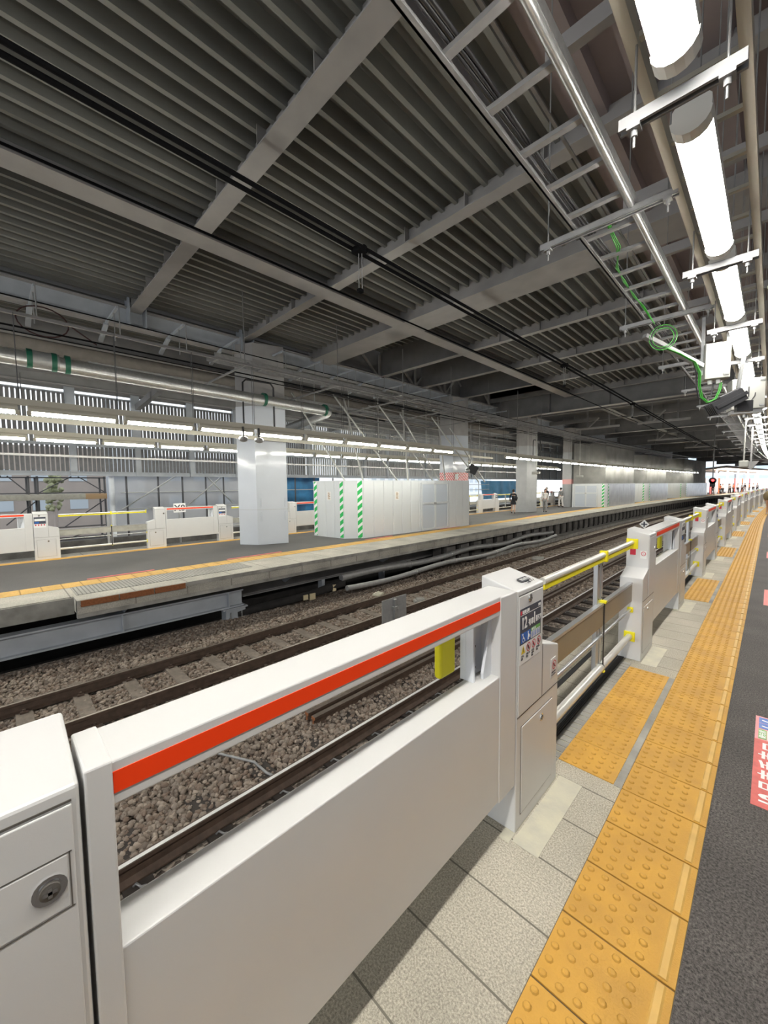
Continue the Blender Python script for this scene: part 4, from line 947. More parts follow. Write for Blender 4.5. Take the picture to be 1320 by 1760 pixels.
for (x, z, y1, w, lab, m) in ((-9.1, 3.19, 66, 0.10, 'beige raceway above the front light row of the far platform', M_beige), (-13.1, 3.13, 34, 0.10, 'beige raceway above the rear light row of the far platform', M_beige), (-11.2, 3.20, 20, 0.07, 'beige raceway without lamps between the two light rows', M_beige), (-14.15, 2.66, 30, 0.05, 'grey conduit below the rear light row', M_steeld)):
    b = MB(); b.lbox(x-w/2, x+w/2, z, z+(0.10 if m is M_beige else 0.06), ys_long(-6, y1, 5)); tag(b.build('raceway', m, bend=True), lab, 'raceway')
t = None
for i in range(0, 22):
    y = 0.45+per*i*1.0
    for x in (-9.14,):
        if t is None:
            t = MB().tube([(x, 0, 3.28), (x, 0, 4.70)], 0.006, 5).tube([(x+0.08, 0, 3.28), (x+0.08, 0, 4.70)], 0.006, 5).build('hanger_rod', M_scaf); o = t
        else: o = t.copy(); COL.objects.link(o)
        o.location = (0, y, 0); tag(o, 'pair of thin rods holding up the front light row', 'hanger rod', 'front light row hangers')
for i in range(0, 16):
    o = t.copy(); COL.objects.link(o); o.location = (-4.0, 0.7+2*per*i, -0.1); tag(o, 'pair of thin rods holding up the rear light row', 'hanger rod', 'rear light row hangers')
for xx, lab in ((-9.1, 'dark longitudinal channel carrying the hangers of the front light row'), (-13.1, 'dark longitudinal channel carrying the hangers of the rear light row')):
    b = MB(); b.lbox(xx-0.02, xx+0.02, 4.68, 4.73, ys_long(-6, 60, 5)); tag(b.build('strut_channel', M_steeld, bend=True), lab, 'strut')
for k in range(7):
    o = MB().box(-13.1, -9.1, -0.02, 0.02, 4.73, 4.77).tube([(-9.3, 0, 4.75), (-9.3, 0, 6.5)], 0.012, 6).build('cross_channel', M_steeld); o.location = (0, 4.6+2.9*k, 0); tag(o, 'thin dark cross channel tying the two light rows together', 'strut', 'cross channels of the light rows')
# own platform raceway frame around lights
for (x0, lab) in ((-0.445, 'beige raceway rail left of the near light row'), (-0.135, 'beige raceway rail right of the near light row')):
    b = MB(); b.lbox(x0-0.02, x0+0.02, 3.42, 3.50, ys_long(-4, 60, 5)); tag(b.build('raceway', M_beige, bend=True), lab, 'raceway')
rg = MB().box(-0.43, -0.15, -0.014, 0.014, 0, 0.02).build('raceway_rung', M_beige); rg.location = (0, 0.2, 3.45); tag(rg, 'beige cross rung between the raceway rails of the near light row', 'rung', 'raceway rungs')
for i in range(1, 50):
    o = rg.copy(); COL.objects.link(o); y = 0.2+0.33*i; o.location = (C(y), y, 3.45)
# ---- struts (slotted channel) with hanging rods
M_strutd = mat('strut_grey', (0.26, 0.26, 0.265), 0.6, 0.1)
def strut(x0, x1, z, label, group=None, mt=None):
    t = thing('strut_channel', (0, 0, z), label, 'strut', group)
    b = MB(); b.box(x0, x1, -0.021, -0.017, 0, 0.042); b.box(x0, x1, 0.017, 0.021, 0, 0.042); b.box(x0, x1, -0.021, 0.021, 0.038, 0.042); b.box(x0, x1, -0.021, -0.010, 0, 0.004); b.box(x0, x1, 0.010, 0.021, 0, 0.004)
    b.build('channel', mt or M_galvd, t)
    for x in (x0+0.05, x1-0.05):
        r = MB().tube([(x, 0, -0.075), (x, 0, 6.5-z)], 0.005, 6).build('rod', M_galvd, t)
        MB().box(x-0.022, x+0.022, -0.022, 0.022, -0.012, 0.0).tube([(x, 0, -0.035), (x, 0, -0.012)], 0.012, 6).build('nut', mt or M_galvd, r)
    return t
S1 = strut(-0.48, -0.108, 3.125, 'short channel strut on rods beneath the near light row', 'near light row struts', M_strutd)
S1.location = (0, 1.83, 3.125)
for i in range(0, 13):
    o = copy_tree(S1); y = 3.385+1.41*i; o.location = (C(y), y, 3.125)
S2 = strut(-1.23, -0.44, 3.40, 'long channel strut on rods beneath the cable ladder', 'cable ladder struts'); S2.location = (0, 2.86, 3.40)
for i in range(-1, 14):
    if i == 0: continue
    o = copy_tree(S2); y = 2.86+2.04*i; o.location = (C(y), y, 3.40)
    if i == -1: o.location = (0, 0.75, 3.40)
# ---- cable ladder over near platform margin
t = thing('cable_ladder', (0, 0, 0), 'galvanised cable ladder rack running above the near platform edge', 'cable tray')
ys = ys_long(-2, 40, 5)
b = MB(); b.lbox(-1.012, -1.002, 3.445, 3.53, ys); b.lbox(-1.012, -0.985, 3.445, 3.452, ys); b.build('side_rail', M_galvd, t, bend=True)
b = MB(); b.lbox(-0.695, -0.650, 3.445, 3.50, ys); b.tube([(-0.672, y, 3.445) for y in ys], 0.020, 8); b.build('side_rail', M_galv, t, bend=True)
r0 = None
for i in range(-4, 90):
    y = 1.38+0.335*i; 
    if r0 is None: r0 = MB().box(-1.005, -0.67, -0.018, 0.018, 0, 0.022).build('rung', M_galvd, t); o = r0
    else: o = r0.copy(); COL.objects.link(o); o.parent = t
    o.location = (C(y), y, 3.455)
b = MB()
for x in (-0.965, -0.95, -0.935): b.tube([(x+0.008*math.sin(y*3+x*50), y, 3.485) for y in [-2+0.25*k for k in range(80)]], 0.008, 6)
tag(b.build('cable_bundle', M_blk), 'black cables lying in the cable ladder', 'cable')
b = MB(); b.lbox(-0.865, -0.85, 3.58, 3.59, ys_long(-2, 30, 5)); tag(b.build('conduit', M_galv, bend=True), 'thin bright conduit inside the cable ladder', 'conduit')
# green cables
b = MB()
for k in range(3):
    o_ = 0.008*k
    b.tube([(-0.845+o_, 2.95, 3.49), (-0.85+o_, 3.10, 3.46), (-0.87+o_*1.5, 3.32, 3.47), (-0.93-o_, 3.6, 3.46), (-0.965+o_, 3.9, 3.47), (-0.95-o_, 4.25, 3.46), (-0.95+o_, 4.5, 3.45), (-0.88, 4.7, 3.32)], 0.004, 6)
tag(b.build('green_cable', M_gcab), 'bright green cables twisting along the cable ladder', 'cable')
# green coil and loop to the box
b = MB()
for k in range(3):
    R_ = 0.092+0.014*k
    b.tube([(-0.815+R_*math.cos(a)*0.9, 4.75+R_*math.cos(a)*0.3, 3.185+R_*math.sin(a)) for a in [0.3*j for j in range(22)]], 0.004, 6, k % 2)
tag(b.build('cable_coil', [M_gcab, M_blk]), 'green cable coil hanging below the cable ladder', 'cable')
b = MB()
for k in range(2):
    o_ = 0.014*k
    b.tube([(-0.82+o_, 4.80, 3.10), (-0.72+o_, 5.0, 3.06), (-0.62+o_, 5.2, 3.0), (-0.585+o_, 5.3, 2.90), (-0.59+o_, 5.35, 2.78), (-0.57+o_, 5.38, 2.66), (-0.52+o_, 5.40, 2.60), (-0.46+o_, 5.42, 2.63), (-0.43+o_, 5.44, 2.72), (-0.425+o_, 5.46, 2.80)], 0.006, 8, 0)
b.tube([(-0.83, 4.80, 3.12), (-0.73, 5.0, 3.08), (-0.63, 5.2, 3.02), (-0.605, 5.3, 2.90), (-0.61, 5.35, 2.78), (-0.59, 5.38, 2.66), (-0.54, 5.40, 2.63), (-0.49, 5.42, 2.66), (-0.475, 5.44, 2.80)], 0.007, 6, 1)
tag(b.build('green_cable', [M_gcab, M_blk]), 'green cable loop drooping into the cream switch box', 'cable')
t = MB().bar((-0.97, 4.75, 3.24), (-0.57, 5.35, 2.98), 0.05, 0.04).build('diagonal_strut', M_strutd); tag(t, 'diagonal galvanised strut bracing the cream switch box', 'strut')
# switch box 1
def panelbox(loc, w, h, d, rz, label, glands=True):
    t = thing('switch_box', loc, label, 'switch box', rz=rz)
    MB().box(-w/2, w/2, 0, d, 0, h).build('box_body', M_boxw, t, bevel=0.006)
    MB().box(-w/2+0.004, w/2-0.004, -0.012, 0.0, 0.004, h-0.004).build('box_door', M_boxw, t, bevel=0.004)
    b = MB(); b.box(w/2-0.06, w/2-0.015, -0.02, -0.012, h-0.05, h-0.03); b.box(w/2-0.06, w/2-0.015, -0.02, -0.012, 0.03, 0.05); b.build('hinge', M_galv, t)
    if glands:
        b = MB()
        for x in (-w*0.2, w*0.12): b.tube([(x, d*0.5, 0), (x, d*0.5, -0.04)], 0.02, 10)
        b.build('cable_gland', M_signw, t)
    return t
panelbox((-0.447, 5.40, 2.835), 0.215, 0.37, 0.12, 0.30, 'cream switch box hanging under the near light row beside the cable loop')
for x in (-0.575, -0.37):
    MBx = MB().box(x-0.014, x+0.014, 5.42, 5.45, 2.9 if x < -0.5 else 3.2, 3.5); tag(MBx.build('box_hanger', M_galv), 'flat steel hanger above the cream switch box', 'hanger', 'switch box hangers')
t = panelbox((-0.255, 6.90, 2.69), 0.33, 0.39, 0.2, 0.30, 'larger cream equipment housing with black arc marks, right of the switch box', False)
b = MB().bar((0.0, -0.016, 0.15), (0.0, -0.016, 0.28), 0.012, 0.002).tube([(-0.11, -0.014, 0.02), (-0.04, -0.014, 0.04), (0.02, -0.014, 0.09), (0.06, -0.014, 0.16), (0.065, -0.014, 0.20)], 0.005, 6); b.build('arc_mark', M_blk, t)
MB().box(-0.15, 0.15, 0.02, 0.18, -0.05, 0.0).build('base_plate', M_galvd, t)
MB().tube([(0, 0.1, -0.05), (0, 0.1, -0.09)], 0.02, 10).build('socket', M_galv, t)
MB().box(-0.012, 0.012, 0.15, 0.17, 0.38, 0.74).build('hanger', M_strutd, t)
# black monitor camera / floodlight
t = thing('floodlight', (-0.37, 6.05, 2.70), 'black finned floodlight clamped between the two cream boxes', 'light', rz=0.5); 
b = MB()
for k in range(6): b.box(-0.22+0.0*k, 0.10, -0.10+k*0.035, -0.085+k*0.035, -0.07, 0.07)
b.box(-0.2, 0.12, -0.11, 0.10, -0.02, 0.02); o = b.build('heat_sink', M_blk, t); o.rotation_euler = (0.0, -0.5, 0)
o = MB().box(-0.12, 0.10, -0.08, 0.08, 0.03, 0.09).build('lamp_head', M_blk, t, bevel=0.01); o.rotation_euler = (0, -0.45, 0)
o = MB().box(0.05, 0.20, -0.03, 0.03, -0.14, -0.02).build('clamp', M_blk, t)
MB().bar((0.05, 0, 0.0), (0.12, 0, 0.6), 0.03).build('mount_arm', M_galv, t)
# pole lamp far along near platform and dark funnel shade
t = thing('hanging_pole', (-0.50, 13, -0.36), 'white hanging pole with a small camera at its foot under the cable ladder', 'pole')
MB().tube([(0, 0, 2.62), (0, 0, 3.9)], 0.016, 8).build('pole', M_boxw, t); MB().box(-0.09, 0.09, -0.09, 0.09, 2.48, 2.64).build('camera_head', M_boxw, t, bevel=0.02)
t = thing('funnel_cover', (-0.415, 14.5, 2.10), 'dark triangular cover hanging above the far end of the near gates', 'cover')
MB().add([(-0.20, 0, 0.22), (0.16, 0, 0.22), (0.05, 0, 0.04), (-0.05, 0, 0.04), (0, 0, 0.0), (-0.20, 0.2, 0.22), (0.16, 0.2, 0.22), (0.05, 0.2, 0.04), (-0.05, 0.2, 0.04), (0, 0.2, 0.0)], [(0,1,2,4,3), (5,8,9,7,6), (0,5,6,1), (1,6,7,2), (2,7,9,4), (4,9,8,3), (3,8,5,0)]).build('cover_shell', M_steeld, t)
MB().box(-0.02, 0.02, 0.05, 0.09, 0.22, 1.4).build('pole', M_steeld, t)
# vertical blue grey column at far right edge
b = MB(); b.box(0.06, 0.2, 5.2, 5.35, 2.7, 6.4); tag(b.build('conduit_riser', M_steelb), 'blue-grey riser at the right picture edge above the boxes', 'conduit')
b = MB(); b.tube([(-0.06, 4.6, 3.35), (-0.03, 4.75, 3.5), (0.05, 4.9, 3.5), (0.10, 5.0, 3.35), (0.10, 5.0, 3.0)], 0.03, 8); tag(b.build('bent_conduit', M_beige), 'beige bent conduit arching beside the riser', 'conduit')
b = MB(); b.tube([(-0.02, 5.3, 3.35), (-0.03, 5.3, 3.1), (-0.06, 5.4, 2.95)], 0.006, 6); b.tube([(0.0, 5.3, 3.0), (-0.01, 5.5, 2.9)], 0.006, 6); tag(b.build('green_cable', M_gcab), 'thin green cable beside the blue-grey riser', 'cable')
# overhead right part: more small beams above own platform
for y in (1.35, 2.6, 4.4, 5.6, 7.5, 9.5, 11.5, 14, 17):
    b = MB(); b.box(-1.1, 1.4, -0.03, 0.03, 4.35, 4.45); o = b.build('secondary_strut', M_steel); o.location = (0, y, 0); tag(o, 'grey secondary channel above the near light row', 'strut', 'secondary channels')
for x in (0.06, 0.25, 0.52, 0.8):
    b = MB(); b.lbox(x, x+0.05, 4.1, 4.16, ys_long(-2, 34, 6)); tag(b.build('raceway', M_steeld, bend=True), 'grey raceway high at the right above the near platform', 'raceway', 'high raceways')

# ================================================================== CATENARY
def wires(x, z, sep, r, label, y1=75):
    b = MB()
    for s in ((-sep/2, sep/2) if sep else (0,)): b.tube([(x+s, y, z+0.4*abs(s)) for y in ys_long(-6, y1, 5)], r, 6)
    tag(b.build('overhead_wire', M_wire, bend=True), label, 'overhead wire')
wires(-2.80, 3.93, 0.085, 0.017, 'pair of black overhead contact wires above the near track')
wires(-6.15, 5.55, 0.0, 0.017, 'single black overhead wire above the far track')
for y in (2.54, 7.6, 12.6):
    t = thing('wire_clamp', (-2.80, y, 3.93), 'black clamp with two hanging rods on the near overhead wires', 'clamp', 'overhead wire clamps')
    MB().box(-0.055, 0.055, -0.05, 0.05, -0.02, 0.03).ball((0.03, 0.03, 0.02), 0.035, 0, 6).build('clamp_body', M_wire, t)
    MB().tube([(-0.01, 0, -0.02), (-0.01, 0, -0.34)], 0.004, 5).tube([(0.012, 0.02, -0.02), (0.012, 0.02, -0.34)], 0.004, 5).build('rod', M_galvd, t)
    MB().box(-0.02, 0.02, -0.02, 0.03, -0.37, -0.34).build('weight', M_wire, t)

# ================================================================== REAR WALL, SCAFFOLD, CITY BEYOND
WX = -18.5
def slats(y0, y1, z0, z1, gap, x=WX, w=0.07):
    b = MB(); y = y0
    while y < y1: b.box(x, x+0.05, y, y+w, z0, z1); y += gap
    return b
M_slat = mat('slat_grey', (0.17, 0.17, 0.175), 0.6, noise=0.2)
struct(slats(-14, 12.4, 2.42, 3.36, 0.135, w=0.098).build('wall_slats_lower', M_slat))
struct(slats(-14, 12.4, 3.46, 5.25, 0.135, w=0.098).build('wall_slats_upper', M_slat))
b = slats(12.4, 60, 2.42, 3.36, 0.16, w=0.10); b.box(WX-0.05, WX-0.02, 15.5, 60, 2.42, 3.36); struct(b.build('wall_slats_lower', M_cladg))
b = slats(12.4, 60, 3.46, 5.4, 0.16, w=0.10); b.box(WX-0.05, WX-0.02, 16.8, 60, 3.46, 6.6); b.box(WX-0.05, WX+0.05, 12.4, 17, 5.4, 6.6); struct(b.build('wall_slats_upper', M_cladg))
b = MB(); b.box(WX-0.05, WX+0.02, -14, 75, 5.4, 7.6); struct(b.build('wall_upper_band', M_steeld))
b = MB(); b.box(WX-0.06, WX+0.10, -6, 60, 2.26, 2.42); b.box(WX-0.03, WX+0.06, -6, 60, 3.36, 3.46); b.box(WX-0.03, WX+0.03, -6, 60, 5.22, 5.3)
y = 0.1
while y < 60: b.box(WX-0.02, WX+0.14, y, y+0.20, 2.26, 3.5); b.box(WX-0.10, WX+0.10, y-0.05, y+0.25, 3.4, 6.6); y += 2.09
struct(b.build('trim_wall_frame', M_steelb))
# blue-white panes of light behind slats are the open sky
b = MB(); b.lbox(-18.7, -18.55, 3.9, 7.6, [60, 68, 76, 84, 92, 100]); struct(b.build('wall_far_upper', M_steeld, bend=True))
# scaffold behind the rear track
t = thing('scaffold', (0, 0, 0), 'dark steel scaffold frame behind the far gates at the left edge', 'scaffold')
for x in (-19.3, -20.3):
    for y in (-3.2, -1.0, 1.05, 1.3, 3.35): MB().tube([(x, y, -1.5), (x, y, 2.25)], 0.035, 8).build('standard', M_scaf, t)
for z in (1.62, 1.38, 2.2, 0.3): MB().tube([(-19.3, -4, z), (-19.3, 3.4, z)], 0.025, 6).build('ledger', M_scaf, t)
for (a, c) in (((-19.28, -1.0, 1.62), (-19.28, 0.35, 2.25)), ((-19.28, 0.5, 2.25), (-19.28, 1.05, 1.62)), ((-19.28, 1.3, 1.62), (-19.28, 2.3, 2.25)), ((-19.28, 2.5, 2.25), (-19.28, 3.35, 1.62)), ((-19.28, 0.4, 0.5), (-19.28, 1.2, 1.3)), ((-19.28, 2.0, 0.3), (-19.28, 3.3, 1.3)), ((-19.28, -0.5, -0.6), (-19.28, 1.2, 0.3)), ((-19.28, 1.2, -0.5), (-19.28, 3.3, 0.3))):
    MB().tube([a, c], 0.022, 6).build('brace', M_scaf, t)
MB().box(-20.3, -19.2, -4, 2.7, 1.36, 1.58).build('walkway', M_plank, t)
MB().box(-19.35, -19.2, 2.7, 3.4, 1.36, 1.58).build('walkway', M_bag, t)
t = thing('scaffold', (0, 0, 0), 'dark scaffold poles in front of the translucent sheets', 'scaffold')
for y in (4.1, 5.3, 6.3, 7.35, 8.2, 9.5, 11.0, 12.3, 13.6, 15.0): MB().tube([(-19.25, y, -1.5), (-19.25, y, 2.3)], 0.04, 8).build('standard', M_scaf, t)
for z in (0.9, 1.6): MB().tube([(-19.25, 3.9, z), (-19.25, 15, z)], 0.022, 6).build('ledger', M_scafl, t)
for (a, c) in (((-19.2, 3.9, 0.9), (-19.2, 6.0, 2.3)), ((-19.2, 6.4, 0.9), (-19.2, 8.1, 2.3)), ((-19.2, 7.4, 2.3), (-19.2, 8.6, 1.0)), ((-19.2, 9.5, 0.9), (-19.2, 11.6, 2.3))): MB().tube([a, c], 0.03, 6).build('brace', M_scafl, t)
MB().tube([(-19.1, 3.55, -1.5), (-19.1, 3.55, 5.3)], 0.10, 12).build('drain_riser', M_bwhite, t)
def sheet(y0, y1, z0, z1, x, m, label, amp=0.12):
    ny, nz = 26, 10; vs = [(x+amp*math.sin(3.1*(y0+(y1-y0)*i/ny))*math.cos(2.2*j/nz+i*0.3), y0+(y1-y0)*i/ny, z0+(z1-z0)*j/nz) for i in range(ny+1) for j in range(nz+1)]
    b = MB().add(vs, [(i*(nz+1)+j, (i+1)*(nz+1)+j, (i+1)*(nz+1)+j+1, i*(nz+1)+j+1) for i in range(ny) for j in range(nz)], 0, True)
    return tag(b.build('scaffold_sheet', m), label, 'sheet')
sheet(3.7, 9.8, -1.4, 2.3, -19.6, M_net, 'translucent grey plastic sheet on the scaffold behind the far gates')
sheet(11.6, 14.6, -1.4, 2.3, -20.0, M_bsheet, 'blue sheet hung on the scaffold left of the long hoarding')
for (y0, y1) in ((26.2, 29.0), (37.0, 46)):
    sheet(y0, y1, 0.2, 2.2, -22.0, mat('sky_blue_sheet', (0.20, 0.50, 0.75), 0.5, noise=0.3, nscale=1), 'light blue construction sheet seen beyond the far gates')['group'] = 'light blue sheets'
t = thing('gas_cylinder_cover', (-16.2, 24.0, -1.5), 'dark green wrapped bundle standing upright beyond the far gates', 'bundle')
MB().tube([(0, 0, 1.5), (0, 0, 3.3)], 0.28, 12).build('wrap', M_gcab2, t); MB().tube([(0, 0, 0), (0, 0, 3.7)], 0.05, 8).build('pole', M_scaf, t)
t = thing('scaffold', (0, 0, 0), 'pale distant scaffold against the bright daylight beyond the far gates', 'scaffold')
for y in (22, 25, 28, 31, 34): MB().tube([(-20.5, y, -1.5), (-20.5, y, 2.2)], 0.035, 6).build('standard', M_scafl, t)
for z in (0.8, 1.3, 1.8): MB().tube([(-20.5, 20, z), (-20.5, 36, z)], 0.03, 6).build('ledger', M_scafl, t)
# city buildings
def building(x, y0, y1, z1, m, label, wins=True):
    t = thing('building', (0, 0, 0), label, 'building')
    MB().box(x-6, x, y0, y1, -2, z1).build('wall', m, t)
    if wins:
        y = y0+0.8
        while y < y1-1.4:
            z = 0.4
            while z < min(z1, 8)-1.2:
                MB().box(x, x+0.03, y, y+1.0, z, z+0.75).build('window', M_glass, t); z += 1.9
            y += 1.9
    return t
building(-34, -14, 6.0, 4.6, M_brick, 'brown brick building beyond the scaffold at far left')
building(-36, 6.2, 9.5, 5.0, M_bwhite, 'white building seen between scaffold poles')
building(-33, 9.0, 20, 4.2, M_cladg, 'grey building behind the translucent sheet')
building(-45, 42, 80, 5, M_bwhite, 'pale low building in the daylight beyond the far platform')
b = MB()
for k in range(40): b.ball((-30+random.uniform(-0.4, 0.4), 2.75+random.uniform(-0.35, 0.35), 1.5+random.uniform(-0.9, 1.1)), random.uniform(0.10, 0.2), 0, 4)
tr = thing('tree', (0, 0, 0), 'small leafy tree beyond the left scaffold', 'tree'); b.build('crown', M_leaf, tr); MB().tube([(-30, 2.75, -2), (-30, 2.75, 1)], 0.12, 8).build('trunk', M_brick, tr)
# rear track rails
for x in (-16.9, -15.8):
    b = MB(); b.lbox(x-0.035, x+0.035, -1.3, -1.1, [-6, 60]); tag(b.build('rail', M_rail), 'dim rail of the third track behind the far platform', 'rail', 'third track rails')
struct(MB().box(-19.0, -18.7, -6, 60, -1.6, -0.2).build('wall_rear_low', M_concd))

# ---- diagonal steel props standing on the far platform above the hoarding
pr = [((-11.2, 10.2, 1.9), (-12.4, 10.3, 5.3)), ((-11.0, 12.0, 1.9), (-12.2, 9.6, 5.3)), ((-11.0, 12.6, 1.9), (-12.2, 13.6, 5.3)), ((-11.0, 14.4, 1.9), (-12.2, 12.0, 5.3)), ((-10.8, 15.0, 1.9), (-12.0, 16.0, 5.2)), ((-11.3, 15.3, 1.9), (-12.0, 13.2, 5.0)), ((-11.4, 9.5, 1.9), (-12.6, 8.0, 5.2)), ((-10.6, 17.6, 1.9), (-11.6, 15.0, 5.0)), ((-10.6, 18.2, 1.9), (-11.4, 16.2, 4.6))]
for a, c in pr:
    o = MB().tube([a, c], 0.035, 8).build('scaffold_prop', M_scafl); tag(o, 'slanting steel prop rising from behind the long hoarding', 'prop', 'slanting props')
# thin scaffold pipes cluttering under the roof over far platform
for k in range(9):
    y0 = 8.5+k*0.7; z = 4.1+0.23*k; x = -13.5-0.25*(k % 4)
    o = MB().tube([(x, y0, z), (x-0.4, y0+9, z-0.05)], 0.025, 6).build('ledger_pipe', M_scafl); tag(o, 'long horizontal scaffold pipe under the roof behind the props', 'pipe', 'horizontal scaffold pipes')
for k in range(8):
    y0 = 10+k*1.9; o = MB().tube([(-14.0, y0, 3.4), (-14.0, y0, 6.3)], 0.025, 6).build('hanger_pipe', M_scafl); tag(o, 'upright scaffold pipe hanging behind the front light row', 'pipe', 'upright scaffold pipes')
# speaker cluster in front of column 2
t = thing('loudspeaker', (-10.7, 17.0, 2.35), 'black square loudspeaker hanging before the red hatched column', 'loudspeaker')
o = MB().box(-0.22, 0.22, -0.22, 0.22, 0.0, 0.42).build('speaker_box', M_blk, t, bevel=0.03); o.rotation_euler = (0, 0.5, 0.6)
MB().tube([(0, 0, 0.35), (0, 0, 2.4)], 0.02, 6).build('pole', M_galvd, t); MB().ball((0.0, -0.28, 0.12), 0.12, 0, 8).build('dome', M_galv, t)
for (x, y, z, lab) in ((-10.3, 31.4, 2.25, 'white hanging camera on a pole in front of the corner hoarding'), (-10.6, 24.4, 2.4, 'white hanging camera on a pole beside the grey columns')):
    t = thing('hanging_camera', (x, y, z), lab, 'camera'); MB().tube([(0, 0, 0.1), (0, 0, 3.6)], 0.03, 6).build('pole', M_boxw, t); MB().box(-0.25, 0.25, -0.1, 0.1, 0.0, 0.16).build('camera_head', M_boxw, t, bevel=0.03)
# small black junction lamps below front light row near column 1
for y in (4.35, 4.75):
    t = thing('spot_lamp', (-9.0, y, 2.86), 'grey round spot lamp under the gap of the front light row', 'light', 'round spot lamps'); MB().ball((0, 0, 0.05), 0.09, 0, 8, (1, 1.3, 0.8)).build('lamp_head', M_galvd, t); MB().box(-0.02, 0.02, -0.02, 0.02, 0.1, 0.34).build('stem', M_blk, t)

# ---- hanging red signal
t = thing('signal', (-3.70, 45, 1.93), 'red railway signal with round black hood hanging over the tracks', 'signal')
MB().disc((0, 0.0, 0), (0, 1, 0), 0.27, 0.06, 20).box(-0.18, 0.18, 0, 0.15, -0.55, 0).build('signal_head', M_blk, t)
MB().disc((0.02, -0.02, 0.02), (0, -1, 0), 0.10, 0.01, 16).build('signal_lamp', M_redem, t)
MB().box(-0.04, 0.04, 0.06, 0.14, 0.2, 5.46).build('pole', M_steeld, t)

# ================================================================== OPEN END: far platform beyond the roof
XE = lambda x, y: x+C(y)
t = thing('platform_canopy', (0, 0, 0), 'lower brown canopy over the far platform beyond the roof end', 'canopy')
b = MB()
for (y0, y1) in ((78, 90), (90, 102), (102, 116)):
    b.add([(XE(-13, y0), y0, 3.7), (XE(-8.2, y0), y0, 4.3), (XE(-8.2, y1), y1, 4.3), (XE(-13, y1), y1, 3.7), (XE(-13, y0), y0, 3.55), (XE(-8.2, y0), y0, 3.95), (XE(-8.2, y1), y1, 3.95), (XE(-13, y1), y1, 3.55)], [(0,1,2,3), (7,6,5,4), (0,4,5,1), (1,5,6,2), (2,6,7,3)])
b.build('canopy_roof', M_brick, t)
b = MB(); b.lbox(-9.0, -8.8, 3.25, 3.33, [78, 84, 90, 96, 102, 108, 114]); b.build('lamp_strip', M_em, t, bend=True)
cols_ = [M_dred, M_signw, M_pink, M_signw, M_corange, M_signw]
for k in range(14):
    y = 78+2.6*k; o = MB().box(-11.2, -11.1, 0, 2.2, FZ, 2.5).build('advert_board', cols_[k % 6]); o.location = (C(y), y, 0); tag(o, 'red and white advertising board on the open far platform', 'advertising board', 'distant advertising boards')
for k in range(5):
    y = 82+7*k; o = MB().box(-10.3, -10.0, 0, 0.3, FZ, 3.9).build('canopy_post', M_bwhite); o.location = (C(y), y, 0); tag(o, 'white post under the distant canopy', 'post', 'distant canopy posts')
# pale overhead gantry & bright hall at the end
for y, z in ((112, 7.5), (118, 6.5), (126, 6)):
    t = thing('gantry', (C(y), y, 0), 'pale lattice gantry against the bright sky beyond the roof end', 'gantry', 'distant gantries')
    MB().bar((-14, 0, z), (4, 0, z), 0.25).build('beam', M_bwhite, t); MB().bar((-14, 0, -1.5), (-14, 0, z), 0.3).build('post', M_bwhite, t); MB().bar((4, 0, -1.5), (4, 0, z), 0.3).build('post', M_bwhite, t)
t = thing('building', (0, 0, 0), 'white high building closing the view beyond the roof end', 'building'); MB().box(-30, 25, 170, 180, -2, 26).build('wall', M_bwhite, t)
b = MB()
for z in range(3, 24, 3): b.box(-29, 24, 169.9, 170, z, z+1.0)
b.build('window_band', mat('pale_glass', (0.55, 0.65, 0.75), 0.3), t)

